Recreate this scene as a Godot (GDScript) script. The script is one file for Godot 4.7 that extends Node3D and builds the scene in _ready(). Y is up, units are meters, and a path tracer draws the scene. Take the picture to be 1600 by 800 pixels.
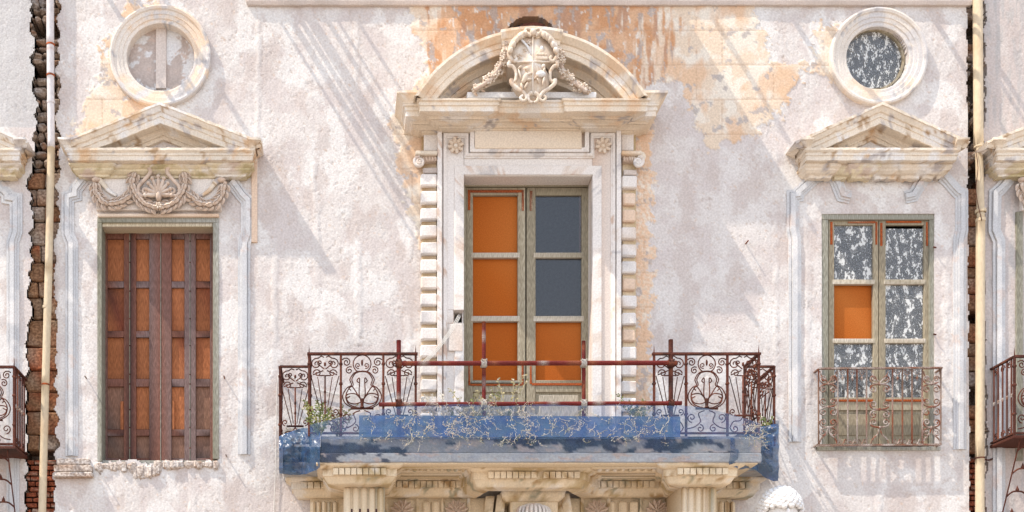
extends Node3D
# A weathered palace front seen from the street: x runs along the wall, y up, z out of the wall towards the viewer.
# The helper q() turns a place on the photograph (1600 x 800) and a depth in metres into a point of the scene.
const S := 140.0
const CX := 540.0
const CY := 1135.0
const D := 12.5
const XC := -1.8571
const YC := 1.65
const UPV := Vector3(0, 1, 0)
const OUT := Vector3(0, 0, 1)

var M := {}
var K := {}
var nz := FastNoiseLite.new()
var plain := FastNoiseLite.new()
var rng := RandomNumberGenerator.new()
var taken := {}

# ---------------------------------------------------------------- basic helpers
func q(px: float, py: float, z: float = 0.0) -> Vector3:
	var k := (D - z) / D / S
	return Vector3(XC + (px - CX) * k, YC - (py - CY) * k, z)

func wx(px: float, z: float = 0.0) -> float:
	return q(px, 0, z).x

func wy(py: float, z: float = 0.0) -> float:
	return q(0, py, z).y

func mb() -> SurfaceTool:
	var st := SurfaceTool.new()
	st.begin(Mesh.PRIMITIVE_TRIANGLES)
	return st

func org(n: Node) -> Vector3:
	var p := Vector3.ZERO
	var c = n
	while c != self and c is Node3D:
		p += c.position
		c = c.get_parent()
	return p

func numbered(called: String) -> String:
	if not taken.has(called):
		taken[called] = 0
		return called
	taken[called] += 1
	return "%s_%03d" % [called, taken[called]]

func thing(called: String, label: String, category: String, at: Vector3 = Vector3.ZERO, group: String = "") -> Node3D:
	var o := Node3D.new()
	o.name = numbered(called)
	add_child(o)
	o.position = at
	o.set_meta("label", label)
	o.set_meta("category", category)
	if group != "":
		o.set_meta("group", group)
	return o

func obj(called: String, st: SurfaceTool, mat: String, parent: Node, label: String = "") -> MeshInstance3D:
	st.generate_normals()
	return put(called, st.commit(), mat, parent, label)

func put(called: String, mesh: Mesh, mat: String, parent: Node, label: String = "") -> MeshInstance3D:
	var o := MeshInstance3D.new()
	o.name = called
	o.mesh = mesh
	o.material_override = M[mat]
	parent.add_child(o, true)
	o.position = -org(parent)
	if label != "":
		o.set_meta("label", label)
	return o

func inst(called: String, mesh: Mesh, mat: String, parent: Node, t: Transform3D) -> MeshInstance3D:
	var o := MeshInstance3D.new()
	o.name = called
	o.mesh = mesh
	o.material_override = M[mat]
	parent.add_child(o, true)
	o.transform = Transform3D(t.basis, t.origin - org(parent))
	return o

func group_part(called: String, parent: Node, label: String = "") -> Node3D:
	var o := Node3D.new()
	o.name = called
	parent.add_child(o, true)
	if label != "":
		o.set_meta("label", label)
	return o

func n3(p: Vector3, f: float, o: float = 0.0) -> float:
	return nz.get_noise_3d(p.x * f + o, p.y * f - o * 0.7, p.z * f + o * 1.3)

func mixc(a: Color, b: Color, t: float) -> Color:
	return a.lerp(b, clampf(t, 0.0, 1.0))

# the colour of a stuff at a place: a base, a slow variation and sharp-edged blotches of other matter
func tint(kind: String, p: Vector3) -> Color:
	var k = K[kind]
	if kind.begins_with("slab"):
		p = Vector3(p.x * 0.5, p.y * 1.2, p.z)
	var c: Color = k[0]
	var v: float = 1.0 + k[1] * 1.6 * n3(p, k[2], 3.1)
	c = Color(c.r * v, c.g * v, c.b * v)
	var i := 0
	for b in k[3]:
		i += 1
		var w := n3(p, b[1], 11.0 * i + 5.0) + 0.35 * n3(p, b[1] * 5.0, 7.0 * i)
		var t := smoothstep(b[2], b[2] + b[3], w)
		if t > 0.0:
			c = mixc(c, b[0], t * 0.95)
	return c

func tri(st: SurfaceTool, a: Vector3, b: Vector3, c: Vector3, kind: String) -> void:
	for p in [a, b, c]:
		st.set_color(tint(kind, p))
		st.add_vertex(p)

func quad(st: SurfaceTool, a: Vector3, b: Vector3, c: Vector3, d: Vector3, kind: String) -> void:
	var ca := tint(kind, a)
	var cb := tint(kind, b)
	var cc := tint(kind, c)
	var cd := tint(kind, d)
	st.set_color(ca); st.add_vertex(a)
	st.set_color(cb); st.add_vertex(b)
	st.set_color(cc); st.add_vertex(c)
	st.set_color(ca); st.add_vertex(a)
	st.set_color(cc); st.add_vertex(c)
	st.set_color(cd); st.add_vertex(d)

func jit(p: Vector3, amp: float) -> Vector3:
	if amp <= 0.0:
		return p
	return p + Vector3(n3(p, 9.0, 1.0) + 0.6 * n3(p, 31.0, 2.0), n3(p, 9.0, 5.0) + 0.6 * n3(p, 31.0, 6.0), n3(p, 9.0, 9.0) + 0.6 * n3(p, 31.0, 8.0)) * amp

# a chamfered box given by its lowest and highest corner
func cbox(st: SurfaceTool, lo: Vector3, hi: Vector3, b: float, kind: String, amp: float = 0.0) -> void:
	st.set_smooth_group(-1)
	var c := (lo + hi) * 0.5
	var h := (hi - lo).abs() * 0.5
	b = minf(b, minf(h.x, minf(h.y, h.z)) * 0.8)
	var v := {}
	for sx in [-1, 1]:
		for sy in [-1, 1]:
			for sz in [-1, 1]:
				var s := Vector3(sx, sy, sz)
				for ax in 3:
					var e := h - Vector3(b, b, b)
					e[ax] = h[ax]
					v[[sx, sy, sz, ax]] = jit(c + s * e, amp)
	for ax in 3:
		var a1 := (ax + 1) % 3
		var a2 := (ax + 2) % 3
		for s in [-1, 1]:
			var ks := []
			for t in [[-1, -1], [1, -1], [1, 1], [-1, 1]]:
				var k := [0, 0, 0, ax]
				k[ax] = s
				k[a1] = t[0]
				k[a2] = t[1]
				ks.append(v[k])
			if s < 0:
				quad(st, ks[0], ks[1], ks[2], ks[3], kind)
			else:
				quad(st, ks[3], ks[2], ks[1], ks[0], kind)
		for t in [[-1, -1], [1, -1], [1, 1], [-1, 1]]:
			var k0 := [0, 0, 0, a1]
			k0[a1] = t[0]
			k0[a2] = t[1]
			var p := []
			for w in [[-1, a1], [1, a1], [1, a2], [-1, a2]]:
				var kk := k0.duplicate()
				kk[ax] = w[0]
				kk[3] = w[1]
				p.append(v[kk])
			if t[0] * t[1] > 0:
				quad(st, p[0], p[1], p[2], p[3], kind)
			else:
				quad(st, p[3], p[2], p[1], p[0], kind)
	for sx in [-1, 1]:
		for sy in [-1, 1]:
			for sz in [-1, 1]:
				var a: Vector3 = v[[sx, sy, sz, 0]]
				var e: Vector3 = v[[sx, sy, sz, 1]]
				var f: Vector3 = v[[sx, sy, sz, 2]]
				if sx * sy * sz > 0:
					tri(st, a, f, e, kind)
				else:
					tri(st, a, e, f, kind)

# box from photograph places: px0..px1, py0..py1 (measured on the front face) and depth z0..z1
func pbox(st: SurfaceTool, px0: float, py0: float, px1: float, py1: float, z0: float, z1: float, kind: String, b: float = 0.004, amp: float = 0.0) -> void:
	var a := q(px0, py1, z1)
	var c := q(px1, py0, z1)
	cbox(st, Vector3(a.x, a.y, z0), Vector3(c.x, c.y, z1), b, kind, amp)

# a profile (side, along N) swept along a path with mitred corners
func sweep(st: SurfaceTool, path: Array, N: Vector3, prof: Array, kind: String, step: float = 0.04, amp: float = 0.002, closed: bool = false, caps: bool = true) -> void:
	var n := path.size()
	var mit := []
	for i in n:
		var d0: Vector3
		var d1: Vector3
		if closed:
			d0 = (path[i] - path[(i + n - 1) % n]).normalized()
			d1 = (path[(i + 1) % n] - path[i]).normalized()
		else:
			d0 = (path[i] - path[i - 1]).normalized() if i > 0 else (path[1] - path[0]).normalized()
			d1 = (path[i + 1] - path[i]).normalized() if i < n - 1 else d0
		var l0 := N.cross(d0)
		var l1 := N.cross(d1)
		mit.append((l0 + l1) / maxf(0.25, 1.0 + l0.dot(l1)))
	var pts := []
	var ms := []
	var segs := n if closed else n - 1
	for i in segs:
		var j := (i + 1) % n
		var k := maxi(1, int(ceil(path[i].distance_to(path[j]) / step)))
		for t in k:
			var f := float(t) / k
			pts.append(path[i].lerp(path[j], f))
			ms.append(mit[i].lerp(mit[j], f))
	if closed:
		pts.append(path[0]); ms.append(mit[0])
	else:
		pts.append(path[n - 1]); ms.append(mit[n - 1])
	var rows := []
	var cols := []
	for i in pts.size():
		var r := []
		var c := []
		for pr in prof:
			var p: Vector3 = jit(pts[i] + ms[i] * pr.x + N * pr.y, amp)
			r.append(p)
			c.append(tint(kind, p))
		rows.append(r)
		cols.append(c)
	for j in prof.size() - 1:
		st.set_smooth_group(j + 1)
		for i in pts.size() - 1:
			var a := [[i, j], [i + 1, j], [i + 1, j + 1], [i, j], [i + 1, j + 1], [i, j + 1]]
			for e in a:
				st.set_color(cols[e[0]][e[1]])
				st.add_vertex(rows[e[0]][e[1]])
	if caps and not closed:
		st.set_smooth_group(-1)
		var poly := PackedVector2Array(prof)
		var tr := Geometry2D.triangulate_polygon(poly)
		for e in [0, pts.size() - 1]:
			for t in tr:
				st.set_color(cols[e][t])
				st.add_vertex(rows[e][t])

# path in plan, left to right: [[x, z], ...] in metres at height y; profile (projection, height)
func cornice(st: SurfaceTool, plan: Array, y: float, prof: Array, kind: String, step: float = 0.04, amp: float = 0.002) -> void:
	var p := []
	for i in range(plan.size() - 1, -1, -1):
		p.append(Vector3(plan[i][0], y, plan[i][1]))
	sweep(st, p, UPV, prof, kind, step, amp)

func tube(st: SurfaceTool, pts: Array, r, sides: int, kind: String, flat: float = 1.0) -> void:
	st.set_smooth_group(1)
	var n := pts.size()
	var rings := []
	var cols := []
	var up := Vector3(0.13, 0.21, 0.97).normalized()
	for i in n:
		var d: Vector3 = (pts[mini(i + 1, n - 1)] - pts[maxi(i - 1, 0)])
		if d.length() < 1e-6:
			d = Vector3.RIGHT
		d = d.normalized()
		var a := d.cross(up)
		if a.length() < 0.05:
			a = d.cross(Vector3.UP)
		a = a.normalized()
		var b := a.cross(d).normalized()
		var rr: float = r[i] if r is Array else r
		var ring := []
		for s in sides:
			var w := TAU * s / sides
			ring.append(pts[i] + a * cos(w) * rr + b * sin(w) * rr * flat)
		rings.append(ring)
		cols.append(tint(kind, pts[i]))
	for i in n - 1:
		for s in sides:
			var s2 := (s + 1) % sides
			var e := [[i, s], [i + 1, s2], [i + 1, s], [i, s], [i, s2], [i + 1, s2]]
			for w in e:
				st.set_color(cols[w[0]])
				st.add_vertex(rings[w[0]][w[1]])
	for e in [0, n - 1]:
		for s in range(1, sides - 1):
			for w in [0, s, s + 1]:
				st.set_color(cols[e])
				st.add_vertex(rings[e][w])

func ell(st: SurfaceTool, c: Vector3, ax: Vector3, ay: Vector3, az: Vector3, kind: String, nu: int = 8, nv: int = 5) -> void:
	st.set_smooth_group(2)
	var g := []
	for j in nv + 1:
		var row := []
		var th := PI * j / nv
		for i in nu:
			var ph := TAU * i / nu
			row.append(c + ax * (sin(th) * cos(ph)) + az * (sin(th) * sin(ph)) + ay * cos(th))
		g.append(row)
	for j in nv:
		for i in nu:
			var i2 := (i + 1) % nu
			if j > 0:
				tri(st, g[j][i], g[j][i2], g[j + 1][i2], kind)
			if j < nv - 1:
				tri(st, g[j][i], g[j + 1][i2], g[j + 1][i], kind)

func smooth(pts: Array, k: int = 5) -> Array:
	var out := []
	var n := pts.size()
	for i in n - 1:
		var a = pts[maxi(i - 1, 0)]
		var b = pts[i]
		var c = pts[i + 1]
		var d = pts[mini(i + 2, n - 1)]
		for t in k:
			var f := float(t) / k
			out.append(b.cubic_interpolate(c, a, d, f))
	out.append(pts[n - 1])
	return out

# a spiral that starts at angle a0 on radius r round c and winds inwards
func spiral(c: Vector2, r: float, a0: float, turns: float, inner: float = 0.22, k: int = 18) -> Array:
	var out := []
	for i in k + 1:
		var f := float(i) / k
		var rr := r * lerpf(1.0, inner, pow(f, 0.8))
		var a := a0 + TAU * turns * f
		out.append(c + Vector2(cos(a), sin(a)) * rr)
	return out

func lathe(st: SurfaceTool, base: Vector3, prof: Array, sides: int, kind: String, axis: Vector3 = Vector3.UP) -> void:
	var u := axis.cross(Vector3(0.3, 0.1, 0.9)).normalized()
	var w := axis.cross(u).normalized()
	for j in prof.size() - 1:
		st.set_smooth_group(j + 1)
		for i in sides:
			var a := TAU * i / sides
			var b := TAU * (i + 1) / sides
			var p := []
			for e in [[j, a], [j, b], [j + 1, b], [j + 1, a]]:
				p.append(base + axis * prof[e[0]].y + (u * cos(e[1]) + w * sin(e[1])) * prof[e[0]].x)
			quad(st, p[0], p[1], p[2], p[3], kind)

func arc_pts(c: Vector2, r: float, a0: float, a1: float, n: int, z: float) -> Array:
	var o := []
	for i in n + 1:
		var a := lerpf(a0, a1, float(i) / n)
		o.append(Vector3(c.x + cos(a) * r, c.y + sin(a) * r, z))
	return o

# ---------------------------------------------------------------- materials
func noise_tex(freq: float, oct: int, lo: Color, hi: Color, size: int = 512, seed_: int = 1, normal: float = 0.0, type: int = FastNoiseLite.TYPE_SIMPLEX_SMOOTH) -> NoiseTexture2D:
	var t := NoiseTexture2D.new()
	var f := FastNoiseLite.new()
	f.noise_type = type
	f.seed = seed_
	f.frequency = freq
	f.fractal_octaves = oct
	t.width = size
	t.height = size
	t.seamless = true
	t.noise = f
	if normal > 0.0:
		t.as_normal_map = true
		t.bump_strength = normal
	else:
		var g := Gradient.new()
		g.colors = PackedColorArray([lo, hi])
		g.offsets = PackedFloat32Array([0.2, 0.8])
		t.color_ramp = g
	return t

func mat(called: String, tex: Texture2D, scale: Vector3, rough: float, nrm: Texture2D = null, ns: float = 1.0) -> StandardMaterial3D:
	var m := StandardMaterial3D.new()
	m.vertex_color_use_as_albedo = true
	m.albedo_texture = tex
	m.uv1_triplanar = true
	m.uv1_world_triplanar = true
	m.uv1_scale = scale
	m.roughness = rough
	m.metallic_specular = 0.35
	m.cull_mode = BaseMaterial3D.CULL_DISABLED
	if nrm:
		m.normal_enabled = true
		m.normal_texture = nrm
		m.normal_scale = ns
	M[called] = m
	return m

func materials() -> void:
	var grain := noise_tex(0.035, 5, Color(0.92, 0.915, 0.91), Color(1, 1, 1), 512, 3)
	var pits := noise_tex(0.05, 4, Color.BLACK, Color.WHITE, 512, 4, 6.0)
	var soft := noise_tex(0.02, 4, Color.BLACK, Color.WHITE, 512, 5, 4.0)
	var streak := noise_tex(0.03, 5, Color(0.72, 0.70, 0.68), Color(1, 1, 1), 512, 6)
	var fibre := noise_tex(0.05, 4, Color.BLACK, Color.WHITE, 512, 7, 7.0)
	var blot := noise_tex(0.02, 5, Color(0.66, 0.62, 0.6), Color(1, 1, 1), 512, 8)
	mat("plaster", grain, Vector3(1.7, 1.7, 1.7), 0.95, pits, 0.3)
	mat("stone", grain, Vector3(2.1, 2.1, 2.1), 0.85, soft, 0.22)
	mat("tufa", blot, Vector3(2.5, 2.5, 2.5), 0.95, pits, 0.7)
	mat("timber", streak, Vector3(9, 0.7, 9), 0.8, fibre, 0.3)
	mat("board", grain, Vector3(3, 3, 3), 0.7, pits, 0.35)
	mat("iron", blot, Vector3(6, 6, 6), 0.85, pits, 0.8)
	mat("plastic", grain, Vector3(1.5, 0.6, 1.5), 0.45)
	mat("paving", blot, Vector3(0.3, 0.3, 0.3), 0.9)
	mat("dark", grain, Vector3(1, 1, 1), 1.0)
	mat("marble", grain, Vector3(2, 2, 2), 0.6, soft, 0.3)
	mat("leaf", grain, Vector3(5, 5, 5), 0.8)
	M.board.metallic_specular = 0.15
	M.leaf.backlight = Color(0.3, 0.32, 0.2)
	var g := StandardMaterial3D.new()
	g.albedo_color = Color(0.22, 0.25, 0.30, 0.18)
	g.transparency = BaseMaterial3D.TRANSPARENCY_ALPHA
	g.roughness = 0.06
	g.metallic_specular = 0.45
	g.cull_mode = BaseMaterial3D.CULL_DISABLED
	M.glass = g
	var f := StandardMaterial3D.new()
	f.vertex_color_use_as_albedo = true
	f.transparency = BaseMaterial3D.TRANSPARENCY_ALPHA
	f.roughness = 0.3
	f.cull_mode = BaseMaterial3D.CULL_DISABLED
	f.metallic_specular = 0.5
	M.film = f
	# limewash thrown over the window glass: blobs and drips
	var im := Image.create(512, 512, false, Image.FORMAT_RGBA8)
	var a := FastNoiseLite.new()
	a.seed = 21
	a.frequency = 0.045
	a.fractal_octaves = 3
	for y in 512:
		for x in 512:
			var big := a.get_noise_2d(x * 0.45, y * 0.22)
			var v := a.get_noise_2d(x * 1.5 + 300, y * 0.8) * 0.75 + 0.75 * big
			var w := a.get_noise_2d(x * 3.2, y * 2.2 + 900)
			var t := smoothstep(0.20, 0.32, v) * 0.85
			t = maxf(t, smoothstep(0.30, 0.45, w) * 0.5)
			t = maxf(t, 0.09 + 0.14 * smoothstep(-0.1, 0.3, big))
			im.set_pixel(x, y, Color(0.86, 0.86, 0.85, t))
	var s := StandardMaterial3D.new()
	s.albedo_texture = ImageTexture.create_from_image(im)
	s.transparency = BaseMaterial3D.TRANSPARENCY_ALPHA
	s.uv1_triplanar = true
	s.uv1_world_triplanar = true
	s.uv1_scale = Vector3(1.3, 1.3, 1.3)
	s.roughness = 0.9
	s.cull_mode = BaseMaterial3D.CULL_DISABLED
	M.spatter = s
	var s2 := s.duplicate()
	s2.uv1_scale = Vector3(0.75, 0.75, 0.75)
	s2.uv1_offset = Vector3(0.31, 0.17, 0.0)
	M.spatter_coarse = s2
	# linear base colours: [base, variation, its frequency, [[blotch colour, frequency, threshold, softness], ...]]
	K = {
		"cream": [Color(0.77, 0.67, 0.55), 0.10, 1.3, [[Color(0.68, 0.47, 0.29), 1.7, 0.22, 0.35], [Color(0.78, 0.74, 0.70), 1.9, 0.18, 0.2], [Color(0.47, 0.42, 0.40), 2.6, 0.40, 0.06], [Color(0.46, 0.32, 0.20), 5.0, 0.47, 0.06]]],
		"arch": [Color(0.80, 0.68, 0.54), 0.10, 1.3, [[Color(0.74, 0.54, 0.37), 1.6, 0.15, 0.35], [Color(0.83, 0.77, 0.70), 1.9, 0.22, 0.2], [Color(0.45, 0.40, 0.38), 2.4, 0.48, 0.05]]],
		"white": [Color(0.80, 0.75, 0.71), 0.06, 1.5, [[Color(0.70, 0.60, 0.52), 2.0, 0.22, 0.25], [Color(0.62, 0.47, 0.38), 3.2, 0.46, 0.05], [Color(0.55, 0.52, 0.51), 2.2, 0.45, 0.05]]],
		"band": [Color(0.575, 0.575, 0.585), 0.06, 1.4, [[Color(0.72, 0.70, 0.69), 1.5, 0.1, 0.3], [Color(0.60, 0.53, 0.50), 3.0, 0.38, 0.12]]],
		"yellow": [Color(0.72, 0.62, 0.44), 0.12, 2.0, [[Color(0.50, 0.42, 0.24), 2.6, 0.2, 0.25], [Color(0.62, 0.50, 0.42), 3.1, 0.25, 0.1], [Color(0.77, 0.71, 0.64), 2.0, 0.25, 0.15]]],
		"tan": [Color(0.73, 0.60, 0.43), 0.12, 2.0, [[Color(0.48, 0.36, 0.20), 2.6, 0.2, 0.25], [Color(0.40, 0.26, 0.13), 4.0, 0.42, 0.1], [Color(0.74, 0.67, 0.58), 2.2, 0.2, 0.2], [Color(0.36, 0.33, 0.24), 3.0, 0.42, 0.1]]],
		"carved": [Color(0.64, 0.50, 0.40), 0.12, 6.0, [[Color(0.74, 0.64, 0.55), 5.0, 0.1, 0.3], [Color(0.52, 0.40, 0.32), 7.0, 0.25, 0.2]]],
		"arms": [Color(0.72, 0.60, 0.48), 0.10, 6.0, [[Color(0.80, 0.73, 0.65), 6.0, 0.15, 0.2], [Color(0.60, 0.44, 0.32), 7.0, 0.3, 0.2]]],
		"ring": [Color(0.74, 0.67, 0.60), 0.08, 1.5, [[Color(0.76, 0.60, 0.46), 1.2, 0.08, 0.3], [Color(0.62, 0.59, 0.58), 1.6, 0.15, 0.2], [Color(0.45, 0.43, 0.43), 3.0, 0.46, 0.06]]],
		"patch": [Color(0.66, 0.53, 0.45), 0.15, 5.0, [[Color(0.55, 0.38, 0.28), 9.0, 0.1, 0.2], [Color(0.76, 0.70, 0.65), 6.0, 0.15, 0.1]]],
		"peach": [Color(0.76, 0.57, 0.43), 0.08, 1.5, [[Color(0.78, 0.66, 0.55), 2.0, 0.1, 0.3]]],
		"plug": [Color(0.50, 0.42, 0.38), 0.10, 3.0, [[Color(0.72, 0.71, 0.71), 2.3, 0.02, 0.06], [Color(0.58, 0.46, 0.40), 5.0, 0.35, 0.1]]],
		"shutter": [Color(0.235, 0.10, 0.07), 0.28, 2.0, [[Color(0.235, 0.165, 0.16), 1.2, 0.0, 0.25], [Color(0.07, 0.035, 0.03), 6.0, 0.4, 0.1]]],
		"panel": [Color(0.42, 0.15, 0.06), 0.28, 2.5, [[Color(0.24, 0.06, 0.03), 3.0, 0.15, 0.25], [Color(0.12, 0.05, 0.035), 4.5, 0.42, 0.1]]],
		"panel_low": [Color(0.27, 0.145, 0.10), 0.22, 2.5, [[Color(0.14, 0.10, 0.09), 3.0, 0.1, 0.2]]],
		"oldwood": [Color(0.45, 0.385, 0.275), 0.15, 2.0, [[Color(0.34, 0.30, 0.22), 2.0, 0.1, 0.25], [Color(0.56, 0.50, 0.38), 5.0, 0.25, 0.15], [Color(0.22, 0.18, 0.12), 9.0, 0.45, 0.08]]],
		"greywood": [Color(0.38, 0.37, 0.31), 0.15, 3.0, [[Color(0.50, 0.50, 0.46), 4.0, 0.1, 0.2], [Color(0.28, 0.27, 0.20), 6.0, 0.25, 0.15]]],
		"palewood": [Color(0.60, 0.53, 0.42), 0.1, 3.0, [[Color(0.42, 0.37, 0.28), 7.0, 0.3, 0.15], [Color(0.70, 0.64, 0.55), 4.0, 0.2, 0.2]]],
		"redlead": [Color(0.52, 0.12, 0.03), 0.2, 6.0, [[Color(0.24, 0.09, 0.05), 14.0, 0.12, 0.15], [Color(0.50, 0.42, 0.30), 11.0, 0.35, 0.1]]],
		"orange": [Color(0.42, 0.105, 0.018), 0.10, 2.0, [[Color(0.48, 0.15, 0.035), 7.0, 0.15, 0.2]]],
		"rust": [Color(0.125, 0.042, 0.028), 0.3, 7.0, [[Color(0.24, 0.085, 0.05), 9.0, 0.15, 0.25], [Color(0.07, 0.04, 0.035), 8.0, 0.3, 0.2]]],
		"oldiron": [Color(0.30, 0.19, 0.14), 0.2, 9.0, [[Color(0.54, 0.48, 0.44), 12.0, -0.15, 0.3], [Color(0.30, 0.09, 0.04), 14.0, 0.2, 0.2]]],
		"redpipe": [Color(0.20, 0.030, 0.026), 0.15, 4.0, [[Color(0.30, 0.09, 0.045), 12.0, 0.2, 0.15], [Color(0.40, 0.33, 0.30), 22.0, 0.4, 0.1]]],
		"zinc": [Color(0.55, 0.53, 0.49), 0.1, 20.0, [[Color(0.34, 0.25, 0.18), 30.0, 0.3, 0.2]]],
		"pipecream": [Color(0.64, 0.52, 0.36), 0.06, 1.0, [[Color(0.60, 0.46, 0.30), 2.2, 0.25, 0.3]]],
		"pipewhite": [Color(0.66, 0.62, 0.62), 0.05, 1.0, [[Color(0.55, 0.45, 0.42), 4.0, 0.4, 0.15]]],
		"brick": [Color(0.40, 0.12, 0.06), 0.25, 5.0, [[Color(0.50, 0.38, 0.30), 9.0, 0.25, 0.15]]],
		"block": [Color(0.36, 0.20, 0.11), 0.3, 4.0, [[Color(0.40, 0.12, 0.05), 2.3, 0.1, 0.2], [Color(0.46, 0.37, 0.27), 7.0, 0.25, 0.2]]],
		"rubble": [Color(0.40, 0.31, 0.24), 0.35, 5.0, [[Color(0.40, 0.22, 0.13), 3.0, 0.1, 0.2], [Color(0.42, 0.38, 0.35), 4.0, 0.2, 0.2]]],
		"mortar": [Color(0.40, 0.33, 0.28), 0.2, 5.0, [[Color(0.24, 0.17, 0.12), 6.0, 0.1, 0.2]]],
		"slab": [Color(0.30, 0.30, 0.30), 0.15, 4.0, [[Color(0.030, 0.035, 0.045), 2.0, -0.03, 0.08], [Color(0.44, 0.38, 0.34), 4.0, 0.28, 0.1]]],
		"slabpale": [Color(0.40, 0.40, 0.40), 0.10, 4.0, [[Color(0.06, 0.06, 0.07), 2.0, 0.26, 0.05], [Color(0.45, 0.36, 0.31), 6.0, 0.35, 0.1]]],
		"debris": [Color(0.70, 0.62, 0.55), 0.12, 6.0, [[Color(0.52, 0.36, 0.26), 7.0, 0.25, 0.15], [Color(0.78, 0.74, 0.70), 5.0, 0.15, 0.2]]],
		"marble": [Color(0.79, 0.77, 0.75), 0.03, 6.0, []],
		"room": [Color(0.34, 0.31, 0.27), 0.1, 1.0, []],
		"pave": [Color(0.54, 0.48, 0.41), 0.1, 0.4, [[Color(0.36, 0.33, 0.29), 0.8, 0.2, 0.2]]],
		"wire": [Color(0.72, 0.70, 0.66), 0.05, 4.0, []],
		"dry": [Color(0.42, 0.36, 0.20), 0.2, 8.0, [[Color(0.20, 0.22, 0.08), 6.0, 0.1, 0.2]]],
		"green": [Color(0.15, 0.18, 0.06), 0.25, 8.0, [[Color(0.36, 0.33, 0.12), 9.0, 0.1, 0.2]]],
		"petal": [Color(0.70, 0.36, 0.14), 0.1, 8.0, []],
		"straw": [Color(0.66, 0.60, 0.50), 0.1, 8.0, []],
		"maroon": [Color(0.055, 0.012, 0.018), 0.3, 9.0, [[Color(0.25, 0.17, 0.17), 18.0, 0.3, 0.1]]],
		"coping": [Color(0.63, 0.55, 0.50), 0.1, 2.0, []],
	}

# ---------------------------------------------------------------- the plaster skin of the wall
var finish_polys := []
var smooth_polys := []
var ribs := []
var hh := 0.0
var cc := Color.WHITE

func poly(a: Array) -> PackedVector2Array:
	var p := PackedVector2Array()
	for i in range(0, a.size(), 2):
		p.append(Vector2(a[i], a[i + 1]))
	return p

func inside(list: Array, v: Vector2) -> bool:
	for e in list:
		if e[0].has_point(v) and Geometry2D.is_point_in_polygon(v, e[1]):
			return true
	return false

func add_poly(list: Array, a: Array) -> void:
	var p := poly(a)
	var r := Rect2(p[0], Vector2.ZERO)
	for v in p:
		r = r.expand(v)
	list.append([r, p])

func wall_setup() -> void:
	add_poly(finish_polys, [655, -120, 648, 10, 641, 56, 664, 65, 668, 105, 650, 140, 640, 170, 1009, 170, 1009, 139, 1022, 127, 1045, 122, 1067, 131, 1090, 199, 1101, 229, 1124, 229, 1142, 221, 1161, 216, 1202, 193, 1214, 184, 1225, 165, 1244, 131, 1266, 107, 1259, 99, 1202, 101, 1199, 56, 1184, 38, 1182, 4, 1185, -120])
	add_poly(finish_polys, [1266, 107, 1278, 70, 1275, 40, 1310, 40, 1310, 130, 1290, 120])
	add_poly(finish_polys, [606, 170, 618, 215, 618, 240, 632, 280, 642, 340, 651, 385, 670, 385, 670, 170])
	add_poly(finish_polys, [990, 150, 1016, 150, 1022, 250, 1018, 330, 1021, 430, 1017, 520, 1020, 600, 1014, 700, 990, 700])
	add_poly(finish_polys, [172, 118, 160, 122, 135, 150, 131, 176, 112, 200, 100, 225, 250, 225, 250, 150, 200, 150])
	add_poly(finish_polys, [188, 6, 206, 40, 166, 62, 160, 95, 166, 118, 200, 120, 200, 60, 250, 12, 240, 0])
	add_poly(smooth_polys, [1010, 130, 1100, 150, 1180, 215, 1222, 260, 1228, 480, 1016, 480])
	add_poly(smooth_polys, [470, 498, 540, 488, 548, 520, 600, 540, 590, 570, 480, 562, 452, 545])
	add_poly(smooth_polys, [1036, 476, 1180, 482, 1200, 540, 1190, 580, 1040, 560])
	add_poly(smooth_polys, [-160, 20, 44, 20, 50, 190, -160, 190])
	add_poly(smooth_polys, [1545, -80, 1580, -80, 1585, 200, 1545, 240])
	add_poly(smooth_polys, [1290, 705, 1480, 705, 1500, 900, 1300, 900])
	ribs = [[429, 372, 590, 5], [495, 300, 482, 6], [560, 378, 540, 5], [638, 372, 560, 6], [556, -20, 165, 5], [480, -20, 130, 8], [404, -20, 220, 4], [491, 255, 300, 4], [1129, 230, 480, 6], [1213, 150, 690, 4], [1373, 700, 900, 6], [300, 735, 900, 6], [1262, 320, 660, 5], [1478, 350, 690, 5]]

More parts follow.
